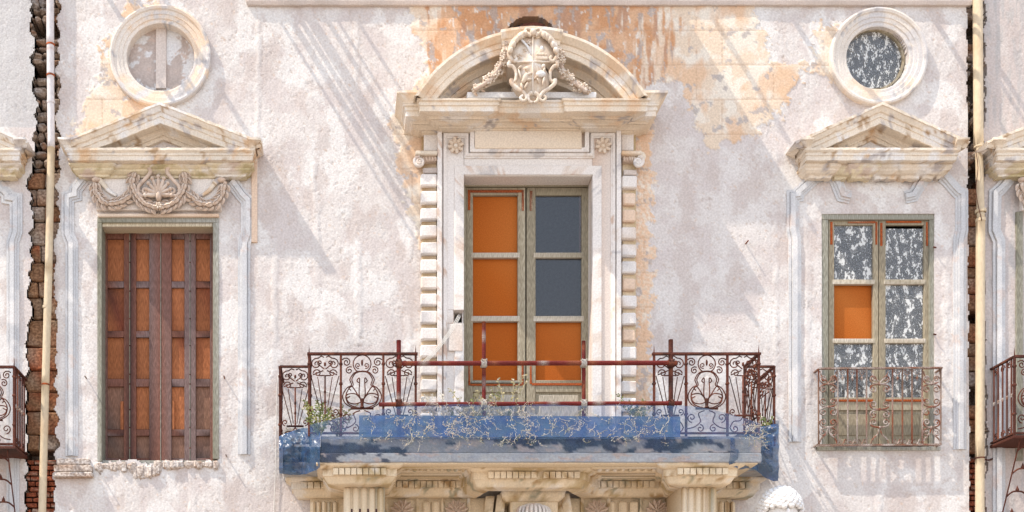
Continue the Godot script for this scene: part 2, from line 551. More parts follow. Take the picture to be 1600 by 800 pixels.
# relief (metres) and colour of the plaster at a place of the wall, in photograph units
func wall_at(px: float, py: float) -> void:
	var a := nz.get_noise_2d(px * 0.03, py * 0.03)
	var b := nz.get_noise_2d(px * 0.11 + 50, py * 0.11)
	var w := Vector2(px + a * 12 + b * 5, py + nz.get_noise_2d(px * 0.03 + 200, py * 0.03) * 12 + nz.get_noise_2d(px * 0.13, py * 0.13 + 90) * 5)
	var fin := inside(finish_polys, w)
	var slow := nz.get_noise_2d(px * 0.006 + 31, py * 0.006)
	var mid := nz.get_noise_2d(px * 0.016 - 77, py * 0.016)
	var grain := nz.get_noise_2d(px * 0.42, py * 0.42)
	hh = 0.008 * slow
	var drip := nz.get_noise_2d(px * 0.07, py * 0.009)
	if fin:
		hh += 0.007 + 0.0008 * nz.get_noise_2d(px * 0.05, py * 0.05) + 0.00025 * grain
		var c := Color(0.74, 0.60, 0.47)
		c = mixc(c, Color(0.79, 0.71, 0.61), smoothstep(-0.15, 0.25, mid + 0.3 * b))
		c = mixc(c, Color(0.71, 0.46, 0.29), smoothstep(0.05, 0.5, nz.get_noise_2d(px * 0.010 + 400, py * 0.008) + 0.15 * drip) * 0.7)
		# ochre wash left above the arch, with grey runs of rain
		var edge := minf((w.x - 668.0) / 50.0, (1055.0 - w.x) / 90.0) + 0.9 * drip - maxf(0.0, (w.y - 120.0) / 60.0)
		var oc := smoothstep(0.0, 0.6, edge)
		if oc > 0.0:
			var o := mixc(Color(0.58, 0.31, 0.165), Color(0.66, 0.42, 0.27), smoothstep(-0.3, 0.35, mid + 0.15 * b))
			o = mixc(o, Color(0.50, 0.30, 0.20), smoothstep(0.1, 0.5, nz.get_noise_2d(px * 0.02 + 9, py * 0.008)))
			o = mixc(o, Color(0.42, 0.36, 0.33), smoothstep(0.40, 0.47, nz.get_noise_2d(px * 0.032 + 60, py * 0.010 + 8) + 0.15 * b) * 0.8)
			o = mixc(o, Color(0.72, 0.66, 0.60), smoothstep(0.60, 0.66, nz.get_noise_2d(px * 0.10 + 160, py * 0.03) + 0.2 * a))
			c = mixc(c, o, oc)
		if px > 985 and px < 1030 and py > 150:
			c = mixc(c, Color(0.74, 0.50, 0.34), 0.6 + b)
		c = mixc(c, Color(0.46, 0.41, 0.39), smoothstep(0.52, 0.57, nz.get_noise_2d(px * 0.022 + 600, py * 0.022) + 0.2 * b) * 0.85)
		# scratched joints that imitate ashlar
		var jy := fposmod(py - 47.0 + 0.6 * b, 54.0)
		var row := int(floor((py - 47.0) / 54.0))
		var jx := fposmod(px - 1006.0 + (40.0 if row % 2 else 0.0), 121.0)
		if jy < 2.0 or (jx < 2.0 and b > -0.2):
			hh -= 0.004
			c = mixc(c, Color(0.50, 0.33, 0.22), 0.45)
		cc = c
		return
	var sm := inside(smooth_polys, w)
	var rough := 0.3 if sm else 1.0
	rough *= 0.75 + 0.6 * clampf(mid * 2.0, -0.6, 0.8)
	var c2 := mixc(Color(0.62, 0.56, 0.535), Color(0.68, 0.635, 0.605), smoothstep(-0.4, 0.4, mid + 0.8 * slow))
	var lime := smoothstep(0.16, 0.30, nz.get_noise_2d(px * 0.009 + 900, py * 0.007) + 0.14 * b)
	if sm and px > 1000.0 and px < 1240.0:
		lime *= 0.35
	c2 = mixc(c2, Color(0.75, 0.72, 0.695), lime * 0.8)
	rough *= 1.0 - 0.55 * lime
	c2 = mixc(c2, Color(0.55, 0.47, 0.435), smoothstep(0.28, 0.5, nz.get_noise_2d(px * 0.012 + 1500, py * 0.006) + 0.2 * b) * 0.6)
	var rust := nz.get_noise_2d(px * 0.05 + 77, py * 0.05 + 7)
	c2 = mixc(c2, Color(0.62, 0.46, 0.36), smoothstep(0.70, 0.76, rust) * 0.6)
	var trowel := nz.get_noise_2d(px * 0.10 + 70, py * 0.014)
	var rib := 0.0
	for r in ribs:
		if py > r[1] and py < r[2] and absf(px - r[0] + 3.0 * a) < r[3] + 2.0:
			rib = maxf(rib, smoothstep(r[3] + 1.0, r[3] - 2.0, absf(px - r[0] + 3.0 * a)) * clampf(0.8 + 1.0 * slow + 0.5 * mid, 0.0, 1.0))
	rough *= 1.0 - 0.85 * rib
	hh += rough * (0.0017 * nz.get_noise_2d(px * 0.085, py * 0.085) + 0.0021 * nz.get_noise_2d(px * 0.19 + 17, py * 0.19) + 0.0019 * grain) + 0.0015 * lime + 0.0016 * trowel + 0.007 * rib
	c2 = mixc(c2, Color(0.70, 0.66, 0.635), 0.6 * rib)
	# hair cracks
	var crack := absf(plain.get_noise_2d(px * 0.011 + 3.0 * a / 12.0, py * 0.017 + 40.0 + b * 0.06))
	if crack < 0.012 and mid > 0.02:
		hh -= 0.0035
		c2 = mixc(c2, Color(0.45, 0.38, 0.34), 0.5)
	# ragged pits where the coat has come off
	var pit := nz.get_noise_2d(px * 0.06 + 2000, py * 0.06) + 0.35 * grain
	if pit > 0.68:
		hh -= 0.004
		c2 = mixc(c2, Color(0.55, 0.45, 0.38), 0.5)
	if px < 70.0 and py < 200.0:
		c2 = mixc(c2, Color(0.52, 0.505, 0.50), 0.8)  # shade on the west house's upper wall, painted into the plaster colour
	if px > 1535.0:
		c2 = mixc(c2, Color(0.53, 0.455, 0.425), 0.7)
		c2 = mixc(c2, Color(0.46, 0.44, 0.43), smoothstep(0.1, 0.3, drip + 0.2 * a) * 0.6)
	cc = c2

func edge_at(table: Array, py: float) -> float:
	for i in table.size() - 1:
		if py < table[i + 1][0]:
			var f: float = clampf((py - table[i][0]) / (table[i + 1][0] - table[i][0]), 0, 1)
			return lerpf(table[i][1], table[i + 1][1], f)
	return table[-1][1]

const GAP_A := [[-80, 45], [0, 45], [60, 50], [100, 49], [150, 55], [200, 57], [250, 46], [400, 48], [560, 44], [590, 40], [700, 41], [720, 44], [800, 37], [880, 37]]
const GAP_B := [[-80, 93], [0, 93], [30, 90], [60, 95], [100, 91], [150, 94], [210, 90], [270, 92], [300, 89], [560, 87], [600, 86], [650, 89], [720, 90], [740, 86], [800, 81], [880, 80]]
const GAP_C := [[-80, 1511], [300, 1512], [600, 1514], [880, 1515]]
const GAP_D := [[-80, 1538], [150, 1541], [250, 1537], [560, 1538], [700, 1544], [800, 1539], [880, 1539]]

func wall_skins(main: Node, west: Node, east: Node) -> void:
	wall_setup()
	var st := 2.0
	var x0 := -150.0
	var y0 := -80.0
	var nx := 951
	var ny := 481
	var P := PackedVector3Array()
	var C := PackedColorArray()
	P.resize(nx * ny)
	C.resize(nx * ny)
	for j in ny:
		for i in nx:
			var px := x0 + i * st
			var py := y0 + j * st
			wall_at(px, py)
			var v := q(px, py, 0.0)
			v.z = hh
			P[j * nx + i] = v
			C[j * nx + i] = cc
	var nrm := PackedVector3Array()
	nrm.resize(nx * ny)
	for j in ny:
		for i in nx:
			var l := P[j * nx + maxi(i - 1, 0)]
			var r := P[j * nx + mini(i + 1, nx - 1)]
			var u := P[maxi(j - 1, 0) * nx + i]
			var d := P[mini(j + 1, ny - 1) * nx + i]
			nrm[j * nx + i] = (r - l).cross(u - d).normalized()
	# which building each cell belongs to (0 = opening or gap)
	var own := PackedByteArray()
	own.resize((nx - 1) * (ny - 1))
	for j in ny - 1:
		var py := y0 + (j + 0.5) * st
		var ea := edge_at(GAP_A, py) + 6.0 * plain.get_noise_2d(py * 0.03, 10.0) + 2.0 * plain.get_noise_2d(py * 0.08, 70.0)
		var eb := edge_at(GAP_B, py) + 6.0 * plain.get_noise_2d(py * 0.03, 300.0) + 2.0 * plain.get_noise_2d(py * 0.08, 370.0)
		var ec := edge_at(GAP_C, py) + 1.5 * plain.get_noise_2d(py * 0.05, 600.0)
		var ed := edge_at(GAP_D, py) + 4.0 * plain.get_noise_2d(py * 0.03, 900.0) + 1.5 * plain.get_noise_2d(py * 0.08, 970.0)
		for i in nx - 1:
			var px := x0 + (i + 0.5) * st
			var o := 1
			if px < ea:
				o = 2
			elif px < eb:
				o = 0
			elif px > ed:
				o = 3
			elif px > ec:
				o = 0
			elif (px > 153 and px < 341 and py > 339 and py < 722 + 6 * nz.get_noise_2d(px * 0.05, 3)) or (px > 724 and px < 927 and py > 273 and py < 730) or (px > 1284 and px < 1461 and py > 333 and py < 698):
				o = 0
			elif px > 709 and px < 722 and py > 484 and py < 505:
				o = 0
			elif Vector2(px - 251, py - 89).length() < 54 or Vector2(px - 1368, py - 91).length() < 50 or Vector2(px - 829, py - 69).length() < 44:
				o = 0
			own[j * (nx - 1) + i] = o
	var who := [null, main, west, east]
	var labels := ["", "cracked pink and cream lime plaster with rough and smooth patches", "lime plaster beside the rubble joint, with shade painted grey into its upper part", "streaked pinkish plaster beside the rubble joint"]
	for o in [1, 2, 3]:
		var idx := PackedInt32Array()
		var pv := P.duplicate()
		var pc := C.duplicate()
		var pn := nrm.duplicate()
		for j in ny - 1:
			for i in nx - 1:
				if own[j * (nx - 1) + i] != o:
					continue
				var a := j * nx + i
				idx.append_array(PackedInt32Array([a, a + 1, a + nx + 1, a, a + nx + 1, a + nx]))
				for e in [[i - 1, j, a, a + nx, Vector3(-1, 0, 0)], [i + 1, j, a + 1, a + nx + 1, Vector3(1, 0, 0)], [i, j - 1, a, a + 1, Vector3(0, 1, 0)], [i, j + 1, a + nx, a + nx + 1, Vector3(0, -1, 0)]]:
					var ni: int = e[0]
					var nj: int = e[1]
					if ni < 0 or nj < 0 or ni >= nx - 1 or nj >= ny - 1 or own[nj * (nx - 1) + ni] == 0:
						var k := pv.size()
						for t in [e[2], e[3]]:
							pv.append(P[t]); pc.append(C[t]); pn.append(e[4])
						for t in [e[3], e[2]]:
							pv.append(P[t] + Vector3(0, 0, -0.13)); pc.append(C[t]); pn.append(e[4])
						idx.append_array(PackedInt32Array([k, k + 1, k + 2, k, k + 2, k + 3]))
		# keep only the used vertices
		var remap := PackedInt32Array()
		remap.resize(pv.size())
		remap.fill(-1)
		var v2 := PackedVector3Array()
		var c2 := PackedColorArray()
		var n2 := PackedVector3Array()
		for t in idx.size():
			var k := idx[t]
			if remap[k] < 0:
				remap[k] = v2.size()
				v2.append(pv[k]); c2.append(pc[k]); n2.append(pn[k])
			idx[t] = remap[k]
		var arr := []
		arr.resize(Mesh.ARRAY_MAX)
		arr[Mesh.ARRAY_VERTEX] = v2
		arr[Mesh.ARRAY_NORMAL] = n2
		arr[Mesh.ARRAY_COLOR] = c2
		arr[Mesh.ARRAY_INDEX] = idx
		var mesh := ArrayMesh.new()
		mesh.add_surface_from_arrays(Mesh.PRIMITIVE_TRIANGLES, arr)
		put("wall", mesh, "plaster", who[o], labels[o])

# the parts of the three buildings round the picture: plain masonry that closes the rooms behind
func building_core(main: Node, west: Node, east: Node) -> void:
	var l := wx(-150) + 0.01
	var r := wx(1750) - 0.01
	var t := wy(-80) - 0.01
	var b := wy(880) + 0.01
	var ga := wx(47)
	var gd := wx(1540)
	var e := 0.0
	for w in [[main, ga, gd], [west, -15.0, ga], [east, gd, 15.0]]:
		var st := mb()
		cbox(st, Vector3(w[1] + e, 0, -5.6), Vector3(w[2] - e, 15, -5.2), 0.002, "room")
		obj("room_wall", st, "dark", w[0])
		st = mb()
		cbox(st, Vector3(w[1] + e, t, -5.2), Vector3(w[2] - e, 15, 0.002), 0.002, "peach" if w[0] == main else "coping")
		obj("upper_wall", st, "plaster", w[0])
		st = mb()
		cbox(st, Vector3(w[1] + e, 0, -5.2), Vector3(w[2] - e, b, 0.002), 0.002, "coping")
		obj("lower_wall", st, "plaster", w[0])
	var s2 := mb()
	cbox(s2, Vector3(-15, b, -5.2), Vector3(l, t, 0.002), 0.002, "coping")
	obj("side_wall", s2, "plaster", west)
	s2 = mb()
	cbox(s2, Vector3(r, b, -5.2), Vector3(15, t, 0.002), 0.002, "coping")
	obj("side_wall", s2, "plaster", east)

# ---------------------------------------------------------------- window bays
var clip_y := -99.0

func v2(a: Array) -> Array:
	var o := []
	for i in range(0, a.size(), 2):
		o.append(Vector2(a[i], a[i + 1]))
	return o

func clipped(st: SurfaceTool, ymin: float) -> SurfaceTool:
	var m := st.commit()
	var arr: Array = m.surface_get_arrays(0)
	var vs: PackedVector3Array = arr[Mesh.ARRAY_VERTEX]
	var cs: PackedColorArray = arr[Mesh.ARRAY_COLOR]
	var ix = arr[Mesh.ARRAY_INDEX]
	var o := mb()
	o.set_smooth_group(-1)
	var n: int = ix.size() if ix else vs.size()
	for i in range(0, n, 3):
		var k := []
		for j in 3:
			k.append(ix[i + j] if ix else i + j)
		if vs[k[0]].y < ymin and vs[k[1]].y < ymin and vs[k[2]].y < ymin:
			continue
		for e in k:
			var p := vs[e]
			p.y = maxf(p.y, ymin)
			o.set_color(cs[e])
			o.add_vertex(p)
	return o

# a triangular pediment on its cornice; c = middle, lf..rt = ends of the flat cornice, in photograph units
func side_pediment(parent: Node, c: float, lf: float, rt: float, tl: float, tr: float, label: String, bedkind: String, rag: float) -> void:
	var g := group_part("pediment", parent, label)
	var zf := 0.235
	var top := wy(231, 0.25)
	var a := q(tl, 221, 0.28)
	var b := q(c, 159.6, 0.28)
	var d := q(tr, 221, 0.28)
	for v in [a, b, d]:
		v.z = 0
	a.z = 0; b.z = 0; d.z = 0
	var st := mb()
	var prof := [Vector2(0, -0.02), Vector2(0, 0.285), Vector2(-0.026, 0.285), Vector2(-0.03, 0.272), Vector2(-0.05, 0.262), Vector2(-0.072, 0.248), Vector2(-0.076, 0.232), Vector2(-0.118, 0.232), Vector2(-0.122, 0.222), Vector2(-0.182, 0.222), Vector2(-0.184, 0.21), Vector2(-0.170, 0.205), Vector2(-0.170, 0.085), Vector2(-0.196, 0.08), Vector2(-0.21, 0.06), Vector2(-0.222, 0.056), Vector2(-0.224, 0.04), Vector2(-0.262, 0.036), Vector2(-0.265, -0.02)]
	sweep(st, [a, b, d], OUT, prof, "cream", 0.03, 0.0035 + rag)
	obj("raking_cornice", clipped(st, top), "stone", g)
	var xl := wx(lf, zf)
	var xr := wx(rt, zf)
	st = mb()
	cornice(st, [[xl, -0.02], [xl, zf], [xr, zf], [xr, -0.02]], top, [Vector2(-0.22, 0), Vector2(0.02, 0), Vector2(0.02, -0.025), Vector2(0.006, -0.04), Vector2(0, -0.042), Vector2(0, -0.072), Vector2(-0.008, -0.075), Vector2(-0.008, -0.124), Vector2(-0.03, -0.128), Vector2(-0.22, -0.128)], "cream", 0.03, 0.003 + rag)
	obj("corona", st, "stone", g)
	for s in [0, 1]:
		st = mb()
		var cy := [Vector2(-0.04, 0), Vector2(0.02, 0), Vector2(0.03, 0.02), Vector2(0.065, 0.045), Vector2(0.085, 0.055), Vector2(0.085, 0.078), Vector2(-0.04, 0.08)]
		var pl := [[xl, -0.02], [xl, zf], [xl + 0.05, zf]] if s == 0 else [[xr - 0.05, zf], [xr, zf], [xr, -0.02]]
		cornice(st, pl, top + 0.001, cy, "cream", 0.03, 0.003 + rag)
		obj("end_block", st, "stone", g)
	st = mb()
	var w := xr - xl
	var i0 := xl + 0.09
	var i3 := xr - 0.09
	cornice(st, [[i0, -0.02], [i0, 0.10], [i0 + w * 0.17, 0.10], [i0 + w * 0.17, 0.07], [i3 - w * 0.17, 0.07], [i3 - w * 0.17, 0.10], [i3, 0.10], [i3, -0.02]], top - 0.128, [Vector2(-0.09, 0), Vector2(0.085, 0), Vector2(0.085, -0.02), Vector2(0.06, -0.036), Vector2(0.05, -0.038), Vector2(0.05, -0.062), Vector2(0.025, -0.08), Vector2(0.0, -0.09), Vector2(0.0, -0.112), Vector2(-0.09, -0.114)], bedkind, 0.03, 0.004 + rag)
	if label.contains("broken"):
		var x := i0 - 0.02
		while x < i3 - 0.05:
			var l := minf(rng.randf_range(0.16, 0.32), i3 + 0.02 - x)
			var zz := rng.randf_range(0.075, 0.105)
			st = mb()
			cornice(st, [[x, -0.02], [x + 0.012, zz], [x + l - 0.02, zz], [x + l - 0.006, -0.02]], top - 0.1285, [Vector2(-0.07, 0), Vector2(0.075, 0), Vector2(0.08, -0.03), Vector2(0.06, -0.05), Vector2(0.055, -0.065), Vector2(0.03, -0.09), Vector2(0.0, -0.10), Vector2(-0.01, -0.125), Vector2(-0.07, -0.13)], "yellow" if rng.randf() < 0.65 else "cream", 0.025, 0.011)
			obj("bed_stone", st, "stone", g)
			x += l
		return
	obj("bed_moulding", st, "stone", g)

# a flat raised band along a bent path of photograph points
func jamb_band(parent: Node, pts: Array, label: String = "") -> void:
	var p := []
	for v in v2(pts):
		var w := q(v.x, v.y, 0.02)
		w.z = 0.0
		p.append(w)
	var st := mb()
	sweep(st, p, OUT, [Vector2(-0.072, -0.02), Vector2(-0.072, 0.017), Vector2(-0.046, 0.018), Vector2(-0.043, 0.010), Vector2(-0.036, 0.010), Vector2(-0.034, 0.036), Vector2(0.016, 0.038), Vector2(0.019, 0.024), Vector2(0.040, 0.022), Vector2(0.043, 0.012), Vector2(0.068, 0.012), Vector2(0.070, -0.02)], "band", 0.03, 0.0022)
	obj("jamb_band", st, "stone", parent, label)

var leaf_mesh: Mesh
var flower_mesh: Mesh
var petal_mesh: Mesh

func shapes() -> void:
	var st := mb()
	# a pointed carved leaf, 1 long (x), with a raised midrib
	var n := 6
	for i in n:
		var f0 := float(i) / n
		var f1 := float(i + 1) / n
		var w0 := 0.27 * pow(sin(PI * pow(f0, 0.75)), 0.8)
		var w1 := 0.27 * pow(sin(PI * minf(1.0, pow(f1, 0.75))), 0.8) if i < n - 1 else 0.0
		var h0 := 0.22 * sin(PI * (0.15 + 0.75 * f0))
		var h1 := 0.22 * sin(PI * (0.15 + 0.75 * f1))
		st.set_smooth_group(1)
		for s in [-1, 1]:
			quad(st, Vector3(f0, w0 * s, 0), Vector3(f1, w1 * s, 0), Vector3(f1, w1 * s * 0.45, h1 * 0.75), Vector3(f0, w0 * s * 0.45, h0 * 0.75), "carved")
			quad(st, Vector3(f0, w0 * s * 0.45, h0 * 0.75), Vector3(f1, w1 * s * 0.45, h1 * 0.75), Vector3(f1, 0, h1), Vector3(f0, 0, h0), "carved")
	st.generate_normals()
	leaf_mesh = st.commit()
	st = mb()
	for i in 6:
		var a := TAU * i / 6
		var d := Vector3(cos(a), sin(a), 0)
		ell(st, d * 0.58 + Vector3(0, 0, 0.1), d * 0.42, Vector3(0, 0, 0.28), d.cross(OUT) * 0.33, "arms", 6, 4)
	ell(st, Vector3(0, 0, 0.22), Vector3(0.24, 0, 0), Vector3(0, 0, 0.2), Vector3(0, 0.24, 0), "carved", 6, 4)
	ell(st, Vector3(0, 0, -0.1), Vector3(0.7, 0, 0), Vector3(0, 0, 0.25), Vector3(0, 0.7, 0), "carved", 8, 4)
	st.generate_normals()
	flower_mesh = st.commit()
	st = mb()
	# a lobed rosette petal along x
	ell(st, Vector3(0.55, 0, 0.12), Vector3(0.45, 0, 0.05), Vector3(0, 0, 0.20), Vector3(0, 0.24, 0), "arms", 8, 4)
	ell(st, Vector3(0.85, 0, 0.22), Vector3(0.15, 0, 0), Vector3(0, 0, 0.14), Vector3(0, 0.2, 0), "arms", 6, 4)
	st.generate_normals()
	petal_mesh = st.commit()

func place(p: Vector3, ang: float, size: float, tilt: float = 0.0, thick: float = 1.0) -> Transform3D:
	var b := Basis(OUT, ang) * Basis(Vector3(0, 1, 0), -tilt)
	b = b * Basis.from_scale(Vector3(size, size, size * thick))
	return Transform3D(b, p)

# leaves laid like scales along a curve of photograph points
func leaf_rope(parent: Node, pts: Array, z: float, size: float, pitch: float, width: float) -> void:
	size *= 1.2
	pitch *= 1.25
	var c := []
	for v in smooth(v2(pts), 8):
		c.append(q(v.x, v.y, z))
	var acc := 0.0
	var side := 0
	for i in range(1, c.size()):
		acc += c[i].distance_to(c[i - 1])
		if acc < pitch:
			continue
		acc = 0.0
		var d: Vector3 = (c[i] - c[i - 1]).normalized()
		var ang := atan2(d.y, d.x)
		for s in [-1, 0, 1]:
			var off: Vector3 = Vector3(-d.y, d.x, 0) * width * s
			inst("leaf", leaf_mesh, "stone", parent, place(c[i] + off - d * size * 0.4 + Vector3(0, 0, 0.028 if s == 0 else 0.0), ang + s * 0.5 + rng.randf_range(-0.12, 0.12), size * rng.randf_range(0.9, 1.15), 0.1))
	var st := mb()
	tube(st, c, width * 1.3, 6, "carved", 0.7)
	obj("stem", st, "stone", parent)

# shell cartouche in a leaf wreath with swags to both sides
func wreath(parent: Node, ox: float) -> void:
	var g := group_part("carved_wreath", parent, "carved shell cartouche in a leaf wreath with two hanging swags")
	leaf_rope(g, [ox + 213, 268, ox + 207, 285, ox + 214, 305, ox + 228, 320, ox + 248, 326], 0.09, 0.085, 0.042, 0.020)
	leaf_rope(g, [ox + 285, 268, ox + 290, 285, ox + 283, 305, ox + 268, 320, ox + 248, 326], 0.09, 0.085, 0.042, 0.020)
	leaf_rope(g, [ox + 148, 284, ox + 151, 302, ox + 165, 318, ox + 185, 318, ox + 205, 306], 0.08, 0.085, 0.042, 0.018)
	leaf_rope(g, [ox + 352, 284, ox + 347, 305, ox + 336, 318, ox + 316, 320, ox + 296, 306], 0.08, 0.085, 0.042, 0.018)
	inst("flower", flower_mesh, "stone", g, place(q(ox + 248, 321, 0.14), 0.2, 0.042))
	var st := mb()
	for i in 9:
		var a := lerpf(-0.35, PI + 0.35, i / 8.0)
		var r := 0.150 + 0.02 * cos((a - PI / 2) * 2.0)
		var base := q(ox + 248, 305, 0.10)
		var d := Vector3(cos(a), sin(a) * 1.1 + 0.25, 0.25).normalized()
		ell(st, base + d * r * 0.55, d.cross(OUT).normalized() * 0.024, d * r * 0.6, Vector3(0, 0, 0.035), "carved", 7, 6)
		ell(st, base + d * r * 1.12, d.cross(OUT).normalized() * 0.026, d * 0.022, Vector3(0, 0, 0.03), "carved", 6, 4)
	ell(st, q(ox + 248, 307, 0.12), Vector3(0.035, 0, 0), Vector3(0, 0.06, 0), Vector3(0, 0, 0.05), "carved", 8, 5)
	obj("shell", st, "stone", g)
	for s in [-1, 1]:
		st = mb()
		var p := []
		var cur := smooth(v2([8, -33, 14, -40, 17, -34, 13, -24, 22, -12, 31, -2, 32, 8, 26, 14]), 5)
		cur.append_array(spiral(Vector2(21, 6), 8, 0.9, 1.3, 0.25, 14))
		var r := []
		for i in cur.size():
			p.append(q(ox + 248 + cur[i].x * s, 293 + cur[i].y, 0.12))
			r.append(lerpf(0.027, 0.014, float(i) / cur.size()))
		tube(st, p, r, 7, "carved")
		obj("scroll", st, "stone", g)
		st = mb()
		var p2 := []
		for v in smooth(v2([95, 0, 88, 6, 78, 18, 66, 26]), 6):
			p2.append(q(ox + 248 + v.x * s, 280 + v.y, 0.07))
		var pr := []
		for i in p2.size():
			pr.append(lerpf(0.040, 0.014, float(i) / p2.size()))
		tube(st, p2, pr, 8, "cream", 0.6)
		obj("drapery_fold", st, "stone", g)
		st = mb()
		ell(st, q(ox + 248 + 98 * s, 281, 0.085), Vector3(0.05, 0, 0), Vector3(0, 0.03, 0), Vector3(0, 0, 0.035), "carved", 8, 5)
		obj("swag_knot", st, "stone", g)
	st = mb()
	pbox(st, ox + 150, 275, ox + 346, 328, -0.02, 0.05, "white", 0.006, 0.003)
	obj("frieze_panel", st, "stone", g)

func shuttered_window(parent: Node) -> void:
	var g := group_part("shuttered_window", parent, "tall closed red-brown panelled wooden shutters in a grey-green frame")
	var st := mb()
	pbox(st, 152, 333, 342, 338, -0.02, 0.045, "peach", 0.008, 0.004)
	obj("lintel", st, "stone", g)
	for w in [[152, 338, 342, 347.5], [152, 347.6, 159, 721], [332.5, 347.6, 342, 717]]:
		st = mb()
		pbox(st, w[0], w[1], w[2], w[3], -0.2, 0.012, "greywood", 0.004, 0.002)
		obj("frame", st, "timber", g)
	st = mb()
	cbox(st, Vector3(wx(158.5), wy(347.2) - 0.045, -0.2), Vector3(wx(332), wy(347.2), -0.01), 0.003, "yellow")
	obj("soffit_board", st, "timber", g)
	var z := -0.19
	var cols := [[158, 167.5], [193.5, 202.5], [203.5, 212.5], [233, 250.5], [252, 268], [288, 296.5], [297.5, 306], [328, 333]]
	for c in cols:
		st = mb()
		pbox(st, c[0], 358, c[1], 720, z - 0.04, z + 0.012, "shutter", 0.003, 0.0015)
		obj("stile", st, "timber", g)
	var pan := [[167.5, 193.5], [212.5, 233], [268, 288], [306, 328]]
	var ys := [[373, 439.5], [449.5, 517], [527, 592], [604, 671], [681, 716]]
	for p in pan:
		var y0 := 358.0
		for r in ys:
			st = mb()
			pbox(st, p[0] + 0.2, y0, p[1] - 0.2, r[0], z - 0.035, z + 0.004 + rng.randf() * 0.004, "shutter", 0.003, 0.001)
			obj("rail", st, "timber", g)
			y0 = r[1]
			st = mb()
			var zp := z - 0.02 - rng.randf() * 0.004
			pbox(st, p[0] - 0.5, r[0], p[1] + 0.5, r[1], z - 0.05, zp, "panel_low" if r[0] > 600 and rng.randf() < (0.5 if r[0] < 680 else 1.1) else "panel", 0.003, 0.001)
			obj("panel", st, "timber", g)
		st = mb()
		pbox(st, p[0] + 0.2, 716, p[1] - 0.2, 720, z - 0.035, z + 0.006, "shutter", 0.003, 0.001)
		obj("rail", st, "timber", g)
	for x in [202.6, 251.0, 296.8]:
		st = mb()
		pbox(st, x - 0.5, 360, x + 0.5, 719, z - 0.02, z + 0.016, "greywood", 0.002, 0.001)
		obj("cover_strip", st, "timber", g)
	for w in [[188, 627, 193, 671], [268.5, 626, 272.5, 671]]:
		st = mb()
		pbox(st, w[0], w[1], w[2], w[3], z - 0.02, z + 0.004, "panel", 0.002)
		obj("loose_slat", st, "timber", g)
	for x in [202.8, 297]:
		for y in [377, 410, 455, 498, 540, 585, 600, 640, 668, 700]:
			st = mb()
			ell(st, q(x, y, z + 0.013), Vector3(0.008, 0, 0), Vector3(0, 0.010, 0), Vector3(0, 0, 0.006), "rust", 6, 4)
			obj("hinge_pin", st, "iron", g)
	st = mb()
	pbox(st, 150, 719.5, 344, 730, -0.2, -0.02, "greywood", 0.004, 0.002)
	obj("sill", st, "timber", g)
	# broken lip of plaster and rubble under the shutters
	for i in 34:
		var x := 150.0 + i * 5.6 + rng.randf_range(-2, 2)
		var hgt := 5.0 + 6.0 * absf(nz.get_noise_2d(x * 0.05, 4.0)) + (5.0 if x > 205 and x < 250 else 0.0)
		st = mb()
		var y := 726.0 + hgt * 0.5 + (6.0 if x > 210 and x < 245 else 0.0) - (3.0 if x > 250 else 0.0)
		pbox(st, x - 4.5, y - hgt, x + 4.5, y + hgt * 0.7, -0.12, 0.018 + rng.randf() * 0.022, "debris", 0.018, 0.016)
		obj("sill_stone", st, "tufa", g)

